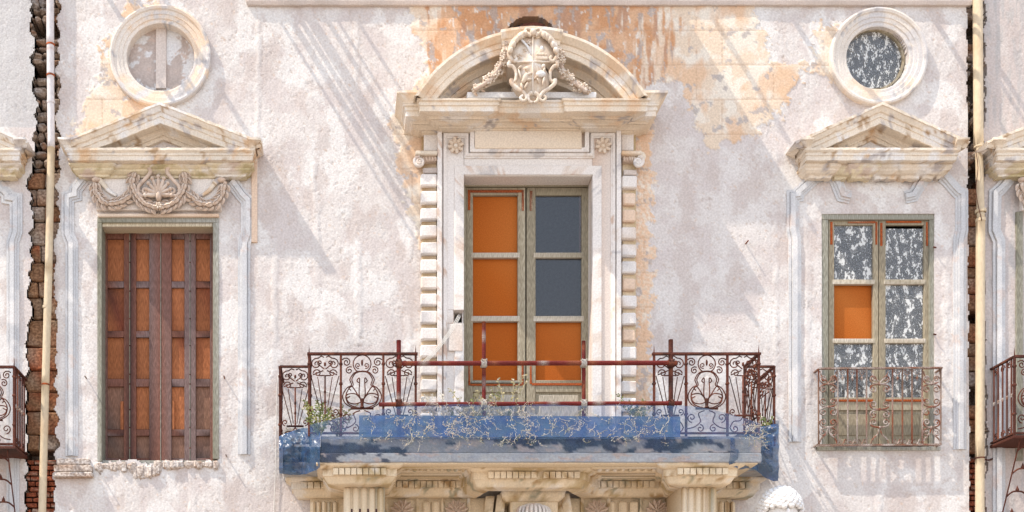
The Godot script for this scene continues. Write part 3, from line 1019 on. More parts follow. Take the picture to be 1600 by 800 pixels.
func casement_window(parent: Node) -> void:
	var g := group_part("casement_window", parent, "pale wooden casement with limewash-spattered glass and one orange board")
	var st: SurfaceTool
	for w in [[1283.5, 333, 1461, 343], [1283.5, 343.2, 1294.5, 699], [1452.5, 343.2, 1461, 699]]:
		st = mb()
		pbox(st, w[0], w[1], w[2], w[3], -0.14, -0.008, "greywood", 0.004, 0.002)
		obj("frame", st, "timber", g)
	var zc := -0.035
	for w in [[1295, 344, 1303.5, 697], [1364.5, 344, 1372.5, 697], [1373.5, 344, 1384, 697], [1444, 344, 1452, 697]]:
		st = mb()
		pbox(st, w[0], w[1], w[2], w[3], zc - 0.045, zc, "oldwood", 0.004, 0.0015)
		obj("stile", st, "timber", g)
	for cx in [[1303.5, 1364.5], [1384, 1444]]:
		for r in [[344, 351.5, "oldwood"], [436.5, 444, "palewood"], [529, 536, "palewood"], [621, 641, "oldwood"], [686, 697, "oldwood"]]:
			st = mb()
			var e: float = 2.5 if r[2] == "palewood" else -0.1
			pbox(st, cx[0] - e, r[0], cx[1] + e, r[1], zc - 0.04, zc + (0.004 if r[2] == "palewood" else -0.004), r[2], 0.004, 0.0015)
			obj("rail", st, "timber", g)
		st = mb()
		pbox(st, cx[0], 641, cx[1], 686, zc - 0.04, zc - 0.022, "oldwood", 0.002)
		obj("panel", st, "timber", g)
		st = mb()
		pbox(st, cx[0] + 7, 647, cx[1] - 7, 681, zc - 0.03, zc - 0.012, "oldwood", 0.008)
		obj("raised_panel", st, "timber", g)
	var rows := [[351.5, 436.5], [444, 529], [536, 621]]
	for ci in 2:
		var cx: Array = [[1303.5, 1364.5], [1384, 1444]][ci]
		for ri in 3:
			if ci == 0 and ri == 1:
				st = mb()
				pbox(st, cx[0] - 2, rows[ri][0] - 2, cx[1] + 2, rows[ri][1] + 2, zc - 0.075, zc - 0.055, "orange", 0.001)
				obj("orange_board", st, "board", g, "orange painted board in place of a pane")
				continue
			st = mb()
			pbox(st, cx[0] - 1, rows[ri][0] + (6.0 if ci == 1 and ri == 0 else -1.0), cx[1] + 1, rows[ri][1] + 1, zc - 0.030, zc - 0.026, "room", 0.0005)
			obj("pane", st, "glass", g)
			st = mb()
			st.set_smooth_group(-1)
			var a := q(cx[0] - 1, rows[ri][0] + (6.0 if ci == 1 and ri == 0 else -1.0), zc - 0.024)
			var b := q(cx[1] + 1, rows[ri][1] + 1, zc - 0.024)
			quad(st, a, Vector3(b.x, a.y, a.z), b, Vector3(a.x, b.y, a.z), "room")
			obj("limewash_spatter", st, "spatter_coarse" if (ci + ri) % 2 == 0 else "spatter", g)
	for w in [[1297.5, 346.5, 1301, 382], [1368, 346.5, 1371, 382], [1375.5, 348, 1379, 384], [1447, 347, 1450, 384], [1325, 345, 1368, 348.5], [1385, 345, 1440, 348], [1304, 624, 1364, 627.5], [1384, 624, 1446, 627.5]]:
		st = mb()
		pbox(st, w[0], w[1], w[2], w[3], zc - 0.003, zc + 0.004, "redlead", 0.001)
		obj("red_lead_strap", st, "iron", g)
	st = mb()
	pbox(st, 1276, 698, 1470, 703.5, -0.14, 0.02, "greywood", 0.004, 0.003)
	obj("sill", st, "timber", g)
	for y in [386, 522]:
		st = mb()
		tube(st, [q(1460, y, -0.01), q(1459, y, 0.03), q(1463, y + 1, 0.045)], 0.008, 6, "rust")
		obj("hinge_pin", st, "iron", g)

func oculus(parent: Node, cx: float, cy: float, rout: float, rin: float, blind: bool) -> void:
	var g := group_part("oculus", parent, "round window walled up behind a plaster mullion" if blind else "round window with limewash-spattered dark glass")
	var c3 := q(cx, cy, 0.03)
	var c := Vector2(c3.x, c3.y)
	var ri := rin / S
	var ro := rout / S
	var w := ro - ri
	var st := mb()
	var path := arc_pts(c, ri, 0, TAU, 96, 0.0)
	path.pop_back()
	path.reverse()
	sweep(st, path, OUT, [Vector2(0, -0.13), Vector2(0, 0.014), Vector2(0.012, 0.018), Vector2(w * 0.22, 0.018), Vector2(w * 0.25, 0.028), Vector2(w * 0.45, 0.034), Vector2(w * 0.48, 0.042), Vector2(w * 0.72, 0.044), Vector2(w * 0.76, 0.058), Vector2(w * 0.88, 0.066), Vector2(w * 0.97, 0.062), Vector2(w, 0.05), Vector2(w, -0.02)], "ring", 0.05, 0.002, true)
	obj("ring_moulding", st, "stone", g)
	if blind:
		st = mb()
		lathe(st, Vector3(c.x, c.y, -0.115), [Vector2(0.001, 0), Vector2(ri + 0.02, 0)], 48, "plug", OUT)
		# a fine disc so that the patches of limewash keep their outline
		st = mb()
		st.set_smooth_group(1)
		for i in 24:
			for k in 96:
				var p := []
				for e in [[i, k], [i + 1, k], [i + 1, k + 1], [i, k + 1]]:
					var rr: float = (ri + 0.02) * e[0] / 24.0
					var a: float = TAU * e[1] / 96.0
					var v := Vector3(c.x + cos(a) * rr, c.y + sin(a) * rr, -0.1)
					v.z += 0.004 * n3(v, 6.0) + 0.003 * n3(v, 25.0)
					p.append(v)
				quad(st, p[0], p[1], p[2], p[3], "plug")
		obj("infill", st, "plaster", g)
		st = mb()
		pbox(st, 243.5, 40, 259.5, 138, -0.12, -0.075, "coping", 0.004, 0.004)
		obj("mullion", st, "plaster", g)
	else:
		st = mb()
		var p2 := arc_pts(c + Vector2(-0.02, 0.015), ri - 0.012, 0, TAU, 64, -0.06)
		p2.pop_back()
		p2.reverse()
		sweep(st, p2, OUT, [Vector2(-0.012, -0.02), Vector2(-0.012, 0.02), Vector2(0.012, 0.02), Vector2(0.012, -0.02)], "oldwood", 0.05, 0.001, true)
		obj("frame", st, "timber", g)
		st = mb()
		lathe(st, Vector3(c.x - 0.02, c.y + 0.015, -0.075), [Vector2(0.0005, 0.002), Vector2(ri - 0.014, 0.002), Vector2(ri - 0.014, -0.002), Vector2(0.0005, -0.002)], 48, "room", OUT)
		obj("pane", st, "glass", g)
		st = mb()
		lathe(st, Vector3(c.x - 0.02, c.y + 0.015, -0.070), [Vector2(0.0005, 0), Vector2(ri - 0.014, 0)], 48, "room", OUT)
		obj("limewash_spatter", st, "spatter", g)

# ---------------------------------------------------------------- the middle bay
func path_px(pts: Array, zmeasure: float, z: float = 0.0) -> Array:
	var p := []
	for v in v2(pts):
		var w := q(v.x, v.y, zmeasure)
		w.z = z
		p.append(w)
	return p

func balcony_door(parent: Node) -> void:
	var g := group_part("balcony_door", parent, "double wooden door with orange boards and two dark panes")
	var st: SurfaceTool
	var z := -0.12
	for w in [[724, 283.5, 927.5, 291], [724, 291.2, 728, 700], [924, 291.2, 927.5, 700]]:
		st = mb()
		pbox(st, w[0], w[1], w[2], w[3], z - 0.08, z + 0.012, "oldwood", 0.004, 0.002)
		obj("frame", st, "timber", g)
	for w in [[728, 739], [809, 821], [823, 837], [909, 924]]:
		st = mb()
		pbox(st, w[0], 293, w[1], 705, z - 0.05, z, "oldwood", 0.005, 0.0015)
		obj("stile", st, "timber", g)
	for cx in [[739, 809], [837, 909]]:
		for r in [[293, 305, "oldwood"], [394.5, 402.5, "palewood"], [493.5, 502, "palewood"], [594, 613, "oldwood"], [662, 705, "oldwood"]]:
			st = mb()
			var e: float = 3.5 if r[2] == "palewood" else -0.1
			pbox(st, cx[0] - e, r[0], cx[1] + e, r[1], z - 0.045, z + (0.006 if r[2] == "palewood" else -0.004), r[2], 0.005, 0.0015)
			obj("rail", st, "timber", g)
		st = mb()
		pbox(st, cx[0], 613, cx[1], 662, z - 0.045, z - 0.025, "oldwood", 0.002)
		obj("panel", st, "timber", g)
		st = mb()
		pbox(st, cx[0] + 5, 617, cx[1] - 5, 658, z - 0.03, z - 0.010, "palewood", 0.01)
		obj("raised_panel", st, "timber", g)
	var rows := [[305, 394.5], [402.5, 493.5], [502, 594]]
	for ci in 2:
		var cx: Array = [[739, 809], [837, 909]][ci]
		for ri in 3:
			st = mb()
			if ci == 0 or ri == 2:
				pbox(st, cx[0] - 3, rows[ri][0] - 3, cx[1] + 3, rows[ri][1] + 3, z - 0.065, z - 0.045, "orange", 0.001)
				obj("orange_board", st, "board", g)
			else:
				pbox(st, cx[0] - 1, rows[ri][0] - 1, cx[1] + 1, rows[ri][1] + 1, z - 0.032, z - 0.028, "room", 0.0005)
				obj("pane", st, "glass", g)
	st = mb()
	pbox(st, 905.5, 305, 909.5, 394, z - 0.06, z - 0.034, "shutter", 0.001)
	obj("glazing_bead", st, "timber", g)
	for w in [[731, 296.5, 735, 328], [735.2, 296.5, 815, 300.5], [815.2, 296.5, 818.5, 329], [828, 298, 832, 329], [732, 570, 735, 602], [735.2, 599.5, 815, 602.5], [815.2, 570, 818.5, 602], [828, 572, 831, 600], [831.2, 598.5, 909, 602]]:
		st = mb()
		pbox(st, w[0], w[1], w[2], w[3], z - 0.002, z + 0.006, "redlead", 0.001)
		obj("red_lead_strap", st, "iron", g)
	st = mb()
	pbox(st, 736, 595.5, 812, 598, z, z + 0.014, "greywood", 0.003, 0.003)
	obj("drip_bead", st, "timber", g)

func door_surround(parent: Node) -> void:
	var g := group_part("door_surround", parent, "white stone door frame with eared corners and two rosettes")
	var st: SurfaceTool
	for w in [[684, 199, 725, 484, "white"], [684, 484.2, 708.5, 505, "white"], [684, 505.2, 725, 735, "white"], [926, 199, 971, 735, "white"], [725.2, 199, 925.8, 275, "white"]]:
		st = mb()
		pbox(st, w[0], w[1], w[2], w[3], -0.14, 0.10, w[4], 0.006, 0.0015)
		obj("architrave_stone", st, "stone", g)
	var listel := [Vector2(-0.024, 0.05), Vector2(-0.024, 0.155), Vector2(0.022, 0.158), Vector2(0.024, 0.05)]
	st = mb()
	sweep(st, path_px([687, 735, 687, 202, 738, 202, 738, 234, 917, 234, 917, 202, 967, 202, 967, 735], 0.15), OUT, listel, "white", 0.03, 0.0022)
	obj("outer_fillet", st, "stone", g)
	st = mb()
	var ogee := [Vector2(-0.03, 0.05), Vector2(-0.03, 0.112), Vector2(-0.018, 0.116), Vector2(-0.012, 0.128), Vector2(0.010, 0.140), Vector2(0.018, 0.128), Vector2(0.022, 0.05)]
	sweep(st, path_px([695, 735, 695, 210, 730, 210, 730, 241.5, 925, 241.5, 925, 210, 959.5, 210, 959.5, 735], 0.13), OUT, ogee, "white", 0.03, 0.002)
	obj("ogee_moulding", st, "stone", g)
	for seg in [[717.5, 484, 717.5, 266, 933, 266, 933, 735], [717.5, 735, 717.5, 505.5]]:
		st = mb()
		sweep(st, path_px(seg, 0.11), OUT, [Vector2(-0.05, 0.05), Vector2(-0.05, 0.114), Vector2(0.045, 0.116), Vector2(0.052, 0.106), Vector2(0.052, 0.05)], "white", 0.03, 0.002)
		obj("inner_band", st, "stone", g)
	for c in [712.0, 942.5]:
		st = mb()
		lathe(st, q(c, 228, 0.10), [Vector2(0.001, 0.02), Vector2(0.075, 0.016), Vector2(0.085, 0.0)], 20, "carved", OUT)
		var rs := obj("rosette", st, "stone", g)
		for i in 8:
			inst("petal", petal_mesh, "stone", rs, place(q(c, 228, 0.118), TAU * i / 8 + 0.2, 0.094, 0.0, 0.8))
		st = mb()
		ell(st, q(c, 228, 0.14), Vector3(0.026, 0, 0), Vector3(0, 0.026, 0), Vector3(0, 0, 0.026), "arms", 10, 6)
		obj("boss", st, "stone", rs)
	# stump of pinkish mortar where the jamb has been patched
	st = mb()
	pbox(st, 701, 506, 723, 548, 0.08, 0.119, "patch", 0.003, 0.006)
	obj("mortar_patch", st, "plaster", g)

func rusticated_pilaster(parent: Node, x0: float, x1: float, ytop: float, rag: float, side: int) -> void:
	var g := group_part("rusticated_pilaster", parent, "pilaster of worn banded blocks with brick showing" if side > 0 else "pilaster of white banded blocks")
	var st := mb()
	pbox(st, x0 + 1.5, 199, x1 - 1.5, 735, -0.03, 0.055, "tan", 0.004, 0.003)
	obj("shaft", st, "stone", g)
	var y := ytop
	var k := 0
	while y < 735:
		st = mb()
		var worn := rag > 0.0 and (k in [1, 2, 6, 9])
		pbox(st, x0 + rng.randf_range(-0.5, 0.5) + (2.0 if worn else 0.0), y, x1 + rng.randf_range(-0.5, 0.5) - (1.5 if worn else 0.0), y + 18.8 + rng.randf_range(-0.6, 0.6), 0.0, 0.115 - (0.012 if worn else 0.0), "peach" if worn else "white", 0.014, 0.002 + rag + (0.006 if k > 10 else 0.0))
		obj("quoin_block", st, "plaster" if worn else "stone", g)
		y += 26.75
		k += 1
	# pilaster head: block, ionic capital and the shaft above
	st = mb()
	pbox(st, x0 + 3, ytop - 9, x1, ytop - 1, 0.0, 0.09, "coping", 0.006, 0.003)
	obj("necking", st, "stone", g)
	st = mb()
	var ox := (x0 - 8.0) if side < 0 else x0
	var oe := x1 if side < 0 else (x1 + 8.0)
	pbox(st, ox, 235, oe, 241, 0.0, 0.17, "cream", 0.008, 0.003)
	obj("abacus", st, "stone", g)
	st = mb()
	pbox(st, x0 + 2, 241.2, x1 - 1, 252, 0.0, 0.12, "carved", 0.01, 0.003)
	for i in 5:
		var a := lerpf(x0 + 4, x1 - 3, i / 4.0)
		ell(st, q(a, 248, 0.12), Vector3(0.016, 0.008, 0), Vector3(-0.01, 0.03, 0), Vector3(0, 0, 0.016), "carved", 6, 4)
	obj("echinus", st, "stone", g)
	st = mb()
	var vc := Vector2((x0 - 2.0) if side < 0 else (x1 + 2.0), 253)
	var sp := spiral(vc, 9.0, (-PI / 2), -1.9 * side * -1.0, 0.15, 30)
	var p := []
	var r := []
	for i in sp.size():
		p.append(q(sp[i].x, sp[i].y, 0.13 + 0.02 * i / sp.size()))
		r.append(lerpf(0.022, 0.010, float(i) / sp.size()))
	tube(st, p, r, 7, "white")
	ell(st, q(vc.x, vc.y, 0.14), Vector3(0.018, 0, 0), Vector3(0, 0.018, 0), Vector3(0, 0, 0.02), "white", 8, 5)
	lathe(st, q(vc.x, vc.y, 0.0), [Vector2(0.055, 0), Vector2(0.055, 0.12), Vector2(0.001, 0.125)], 18, "cream", OUT)
	obj("volute", st, "stone", g)
	st = mb()
	pbox(st, x0 + (5.0 if side < 0 else 0.0), 199, x1 - (0.0 if side < 0 else 5.0), 234.8, -0.02, 0.09, "white", 0.006, 0.003)
	obj("upper_shaft", st, "stone", g)

func arched_pediment(parent: Node) -> void:
	var g := group_part("arched_pediment", parent, "broken-edged cream stone cornice under a segmental arch")
	var st := mb()
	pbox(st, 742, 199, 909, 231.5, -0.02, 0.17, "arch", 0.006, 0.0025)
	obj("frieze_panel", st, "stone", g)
	# bed moulding with breaks over the ears of the door frame
	var zc := 0.17
	var zk := 0.22
	var zw := 0.12
	var x := []
	for e in [[663, zw], [690, zk], [738, zk], [913, zk], [964, zk], [990, zw]]:
		x.append(wx(e[0], e[1] + 0.1))
	var plan := [[x[0], -0.02], [x[0], zw], [x[1], zw], [x[1], zk], [x[2], zk], [x[2], zc], [x[3], zc], [x[3], zk], [x[4], zk], [x[4], zw], [x[5], zw], [x[5], -0.02]]
	var yb := wy(198.5, 0.25)
	var yc := wy(173.5, 0.48)
	var h := yc - yb
	st = mb()
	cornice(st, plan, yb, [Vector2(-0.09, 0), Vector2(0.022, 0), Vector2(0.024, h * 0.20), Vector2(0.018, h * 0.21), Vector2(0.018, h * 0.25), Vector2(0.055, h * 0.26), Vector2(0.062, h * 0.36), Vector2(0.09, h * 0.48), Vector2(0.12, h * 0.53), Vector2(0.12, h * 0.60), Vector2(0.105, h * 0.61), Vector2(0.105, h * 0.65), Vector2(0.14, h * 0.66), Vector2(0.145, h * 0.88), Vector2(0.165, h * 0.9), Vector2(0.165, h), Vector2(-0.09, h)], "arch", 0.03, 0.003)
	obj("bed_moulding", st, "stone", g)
	# corona
	var yt := wy(153.4, 0.5)
	var hc := yt - yc
	var xa := wx(656, zk + 0.27)
	var xb := wx(779, zk + 0.27)
	var xc2 := wx(882, zk + 0.27)
	var xd := wx(1012, zk + 0.27)
	var xw0 := wx(634, zw + 0.27)
	var xw1 := wx(1026, zw + 0.27)
	st = mb()
	plan = [[xw0, -0.02], [xw0, zw + 0.25], [xa, zw + 0.25], [xa, zk + 0.25], [xb, zk + 0.25], [xb, zk + 0.22], [xc2, zk + 0.22], [xc2, zk + 0.25], [xd, zk + 0.25], [xd, zw + 0.25], [xw1, zw + 0.25], [xw1, -0.02]]
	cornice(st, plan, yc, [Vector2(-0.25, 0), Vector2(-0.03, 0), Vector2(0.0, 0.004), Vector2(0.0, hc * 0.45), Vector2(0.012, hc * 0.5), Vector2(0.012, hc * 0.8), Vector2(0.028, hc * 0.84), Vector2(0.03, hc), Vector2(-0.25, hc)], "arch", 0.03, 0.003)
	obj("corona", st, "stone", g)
	# crowning cyma on the set-back ends
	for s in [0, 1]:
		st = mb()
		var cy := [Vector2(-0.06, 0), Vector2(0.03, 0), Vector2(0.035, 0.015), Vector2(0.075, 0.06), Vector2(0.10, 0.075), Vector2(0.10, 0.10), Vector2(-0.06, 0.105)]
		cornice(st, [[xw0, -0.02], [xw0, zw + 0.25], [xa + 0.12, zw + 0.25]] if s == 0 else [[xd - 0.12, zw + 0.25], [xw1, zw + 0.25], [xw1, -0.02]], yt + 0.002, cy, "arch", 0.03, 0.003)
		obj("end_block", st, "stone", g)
	# the segmental arch itself
	var zt := 0.52
	var l := q(649, 151, zt)
	var t := q(829.5, 47.5, zt)
	var r := q(1010, 151, zt)
	var hw := (r.x - l.x) * 0.5
	var sg := t.y - l.y
	var R := (hw * hw + sg * sg) / (2 * sg)
	var c := Vector2((l.x + r.x) * 0.5, t.y - R)
	var a0 := atan2(l.y - c.y, l.x - c.x)
	var a1 := PI - a0
	var pr := [Vector2(0, -0.02), Vector2(0, 0.55), Vector2(-0.028, 0.55), Vector2(-0.05, 0.525), Vector2(-0.075, 0.50), Vector2(-0.08, 0.485), Vector2(-0.13, 0.485), Vector2(-0.135, 0.475), Vector2(-0.19, 0.475), Vector2(-0.195, 0.46), Vector2(-0.175, 0.455), Vector2(-0.175, 0.33), Vector2(-0.20, 0.325), Vector2(-0.225, 0.295), Vector2(-0.235, 0.29), Vector2(-0.235, 0.265), Vector2(-0.265, 0.26), Vector2(-0.29, 0.235), Vector2(-0.30, 0.20), Vector2(-0.34, 0.195), Vector2(-0.345, 0.10)]
	var amid := (a0 + a1) * 0.5
	# the stone ring is broken forward in the middle behind the arms
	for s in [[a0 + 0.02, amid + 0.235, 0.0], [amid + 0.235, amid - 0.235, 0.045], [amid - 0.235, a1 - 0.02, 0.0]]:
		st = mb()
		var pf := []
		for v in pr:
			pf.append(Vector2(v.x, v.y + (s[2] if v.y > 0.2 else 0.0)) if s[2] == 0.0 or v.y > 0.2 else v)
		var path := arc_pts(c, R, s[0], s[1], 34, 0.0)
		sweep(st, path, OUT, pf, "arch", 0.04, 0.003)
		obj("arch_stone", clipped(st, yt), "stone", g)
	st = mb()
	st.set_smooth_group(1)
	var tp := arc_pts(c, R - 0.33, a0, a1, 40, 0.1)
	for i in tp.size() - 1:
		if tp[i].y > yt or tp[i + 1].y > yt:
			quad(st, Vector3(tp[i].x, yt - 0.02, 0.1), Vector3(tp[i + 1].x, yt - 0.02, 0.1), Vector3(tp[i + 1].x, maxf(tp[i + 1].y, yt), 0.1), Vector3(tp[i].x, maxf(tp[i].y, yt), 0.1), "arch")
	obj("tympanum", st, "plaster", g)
	st = mb()
	pbox(st, 730, 143.5, 932, 153.2, 0.2, 0.44, "marble", 0.006, 0.002)
	obj("plinth_slab", st, "marble", g)

func niche(parent: Node) -> void:
	var g := group_part("round_niche", parent, "dark round opening behind the crown of the arch")
	var st := mb()
	lathe(st, q(829, 69, -0.45), [Vector2(0.001, 0), Vector2(0.32, 0), Vector2(0.32, 0.44)], 32, "coping", OUT)
	obj("recess", st, "plaster", g)
	st = mb()
	lathe(st, q(829, 60, 0.02) + Vector3(0, -0.16, 0.0), [Vector2(0.17, 0), Vector2(0.18, 0.16), Vector2(0.20, 0.18), Vector2(0.20, 0.215), Vector2(0.165, 0.215), Vector2(0.15, 0.1)], 24, "rust")
	obj("pot_rim", st, "iron", g, "rusty rim of a round pot behind the arch")

func coat_of_arms(parent: Node) -> void:
	var g := group_part("coat_of_arms", parent, "carved quartered shield in scrollwork with flower garlands")
	var zb := 0.58
	var st := mb()
	# shield body with a domed face
	var outline := smooth(v2([833, 50, 849, 55, 862, 66, 868, 82, 862, 95, 852, 101, 858, 112, 859, 128, 850, 140, 840, 147, 833, 150, 826, 147, 816, 140, 806, 128, 806, 112, 813, 101, 803, 95, 797, 82, 803, 66, 817, 55, 833, 50]), 3)
	var ctr := Vector2(833, 98)
	var rings := 6
	st.set_smooth_group(1)
	for i in outline.size() - 1:
		for k in rings:
			var p := []
			for e in [[i, k], [i + 1, k], [i + 1, k + 1], [i, k + 1]]:
				var f: float = float(e[1]) / rings
				var v: Vector2 = ctr.lerp(outline[e[0]], f)
				var w := q(v.x, v.y, zb + 0.07)
				w.z = zb + 0.085 - 0.06 * f * f
				p.append(w)
			quad(st, p[0], p[1], p[2], p[3], "arms")
		var a := q(outline[i].x, outline[i].y, zb + 0.03)
		var b := q(outline[i + 1].x, outline[i + 1].y, zb + 0.03)
		quad(st, a, b, b - Vector3(0, 0, 0.45), a - Vector3(0, 0, 0.45), "arms")
	obj("shield", st, "stone", g)
	for w in [[[832.5, 56], [832.5, 146]], [[803, 96.5], [863, 96.5]]]:
		st = mb()
		var p := []
		for i in 9:
			var f := i / 8.0
			var v := Vector2(w[0][0], w[0][1]).lerp(Vector2(w[1][0], w[1][1]), f)
			p.append(q(v.x, v.y, zb + 0.055 + 0.028 * sin(PI * f)))
		tube(st, p, 0.010, 6, "arms")
		obj("quarter_bar", st, "stone", g)
	# upper left: a bend between stars; upper right: a small tower; below: a beast and a bird
	st = mb()
	tube(st, [q(815, 62, zb + 0.06), q(824, 72, zb + 0.075), q(831, 86, zb + 0.08)], 0.014, 6, "marble", 0.6)
	for c in [[826, 67], [821, 78], [812, 88]]:
		for i in 5:
			var a := TAU * i / 5 + 0.3
			var p0 := q(c[0], c[1], zb + 0.072)
			ell(st, p0 + Vector3(cos(a), sin(a), 0) * 0.016, Vector3(cos(a), sin(a), 0) * 0.018, Vector3(0, 0, 0.012), Vector3(-sin(a), cos(a), 0) * 0.007, "arms", 6, 4)
	obj("bend_and_stars", st, "stone", g)
	st = mb()
	for w in [[837, 86, 856, 93], [840, 80, 853, 86.5], [843, 76, 850, 80.5]]:
		pbox(st, w[0], w[1], w[2], w[3], zb + 0.04, zb + 0.088, "arms", 0.008, 0.003)
	ell(st, q(846.5, 76, zb + 0.075), Vector3(0.02, 0, 0), Vector3(0, 0.028, 0), Vector3(0, 0, 0.02), "marble", 8, 5)
	for i in 4:
		ell(st, q(839.5 + i * 4.6, 85, zb + 0.085), Vector3(0.011, 0, 0), Vector3(0, 0.014, 0), Vector3(0, 0, 0.012), "arms", 6, 4)
	obj("tower", st, "stone", g)
	st = mb()
	for e in [[820, 122, 0.030, 0.062, 0.4], [823, 108, 0.026, 0.026, 0.0], [827, 116, 0.012, 0.038, 1.2], [826, 125, 0.012, 0.034, 1.4], [822, 134, 0.013, 0.04, 0.5], [815, 135, 0.013, 0.036, -0.2], [812, 116, 0.009, 0.06, -0.3], [812, 106, 0.012, 0.03, 0.9]]:
		var d := Vector3(sin(e[4]), cos(e[4]), 0)
		ell(st, q(e[0], e[1], zb + 0.075), Vector3(d.y, -d.x, 0) * e[2], d * e[3], Vector3(0, 0, 0.028), "arms", 8, 6)
	obj("rampant_beast", st, "stone", g)
	st = mb()
	for e in [[845, 116, 0.055, 0.034, 0.0], [849, 104, 0.022, 0.024, 0.0], [850, 110, 0.015, 0.03, 0.3], [849, 127, 0.012, 0.05, 0.2], [840, 126, 0.010, 0.03, -0.5], [838, 121, 0.012, 0.034, 0.9]]:
		var d := Vector3(sin(e[4]), cos(e[4]), 0)
		ell(st, q(e[0], e[1], zb + 0.075), Vector3(d.y, -d.x, 0) * e[2], d * e[3], Vector3(0, 0, 0.03), "marble" if e[0] == 845 else "arms", 8, 6)
	obj("bird", st, "stone", g)
	# strapwork frame: scrolls on both sides
	for s in [-1, 1]:
		for cv in [
			[[3, -42, 12, -47, 10, -53, 3, -51], 0.022],
			[[10, -46, 20, -43, 30, -34, 36, -22, 37, -10, 31, -2, 26, -5, 29, -10], 0.030],
			[[36, -2, 38, 4, 32, 6, 27, 14, 27, 26, 32, 30, 33, 26], 0.022],
			[[34, 26, 33, 33, 24, 41, 16, 46, 10, 55, 15, 60, 20, 55, 16, 51], 0.024],
			[[2, 47, 8, 52, 6, 60, 1, 62], 0.022]]:
			st = mb()
			var p := []
			for v in smooth(v2(cv[0]), 6):
				p.append(q(833 + v.x * s, 98 + v.y, zb + 0.06))
			var rr := []
			for i in p.size():
				rr.append(cv[1] * (1.0 - 0.45 * i / p.size()))
			tube(st, p, rr, 8, "arms")
			obj("scroll", st, "stone", g)
		for i in 5:
			st = mb()
			var v := Vector2(17 + i * 4.6, -43 + i * i * 1.1 + i * 1.6)
			var p := q(833 + v.x * s, 98 + v.y, zb + 0.09)
			ell(st, p, Vector3(0.022, 0.018 * s, 0), Vector3(-0.02 * s, 0.035, 0), Vector3(0, 0, 0.03), "arms", 8, 5)
			obj("gadroon", st, "stone", g)
		# garland of flowers
		var c := smooth(v2([40, -22, 42, -12, 43, 0, 48, 14, 58, 26, 70, 36, 84, 45]) if s > 0 else v2([40, -26, 43, -12, 48, 0, 56, 12, 64, 24, 78, 34, 92, 42]), 5)
		for i in range(0, c.size()):
			var v: Vector2 = c[i]
			for k in (2 if i % 2 else 1):
				var o := Vector2(rng.randf_range(-5, 5), rng.randf_range(-4, 4))
				var p := q(833 + v.x * s + o.x, 98 + v.y + o.y, zb - 0.02 - 0.001 * v.x + rng.randf_range(-0.03, 0.04))
				if (i + k) % 3 == 0:
					inst("leaf", leaf_mesh, "stone", g, place(p, rng.randf() * TAU, 0.06, -0.3))
				else:
					var tr := place(p, rng.randf() * TAU, rng.randf_range(0.034, 0.046))
					tr.basis = Basis(Vector3(1, 0, 0), rng.randf_range(-0.5, 0.5)) * Basis(Vector3(0, 1, 0), rng.randf_range(-0.5, 0.5)) * tr.basis
					inst("flower", flower_mesh, "stone", g, tr)
		st = mb()
		var gp := []
		for v in c:
			gp.append(q(833 + v.x * s, 98 + v.y, zb - 0.06))
		tube(st, gp, 0.022, 7, "carved")
		obj("garland_core", st, "stone", g)
	st = mb()
	ell(st, q(833, 50, zb + 0.08), Vector3(0.035, 0, 0), Vector3(0, 0.04, 0), Vector3(0, 0, 0.03), "arms", 8, 5)
	obj("crest", st, "stone", g)

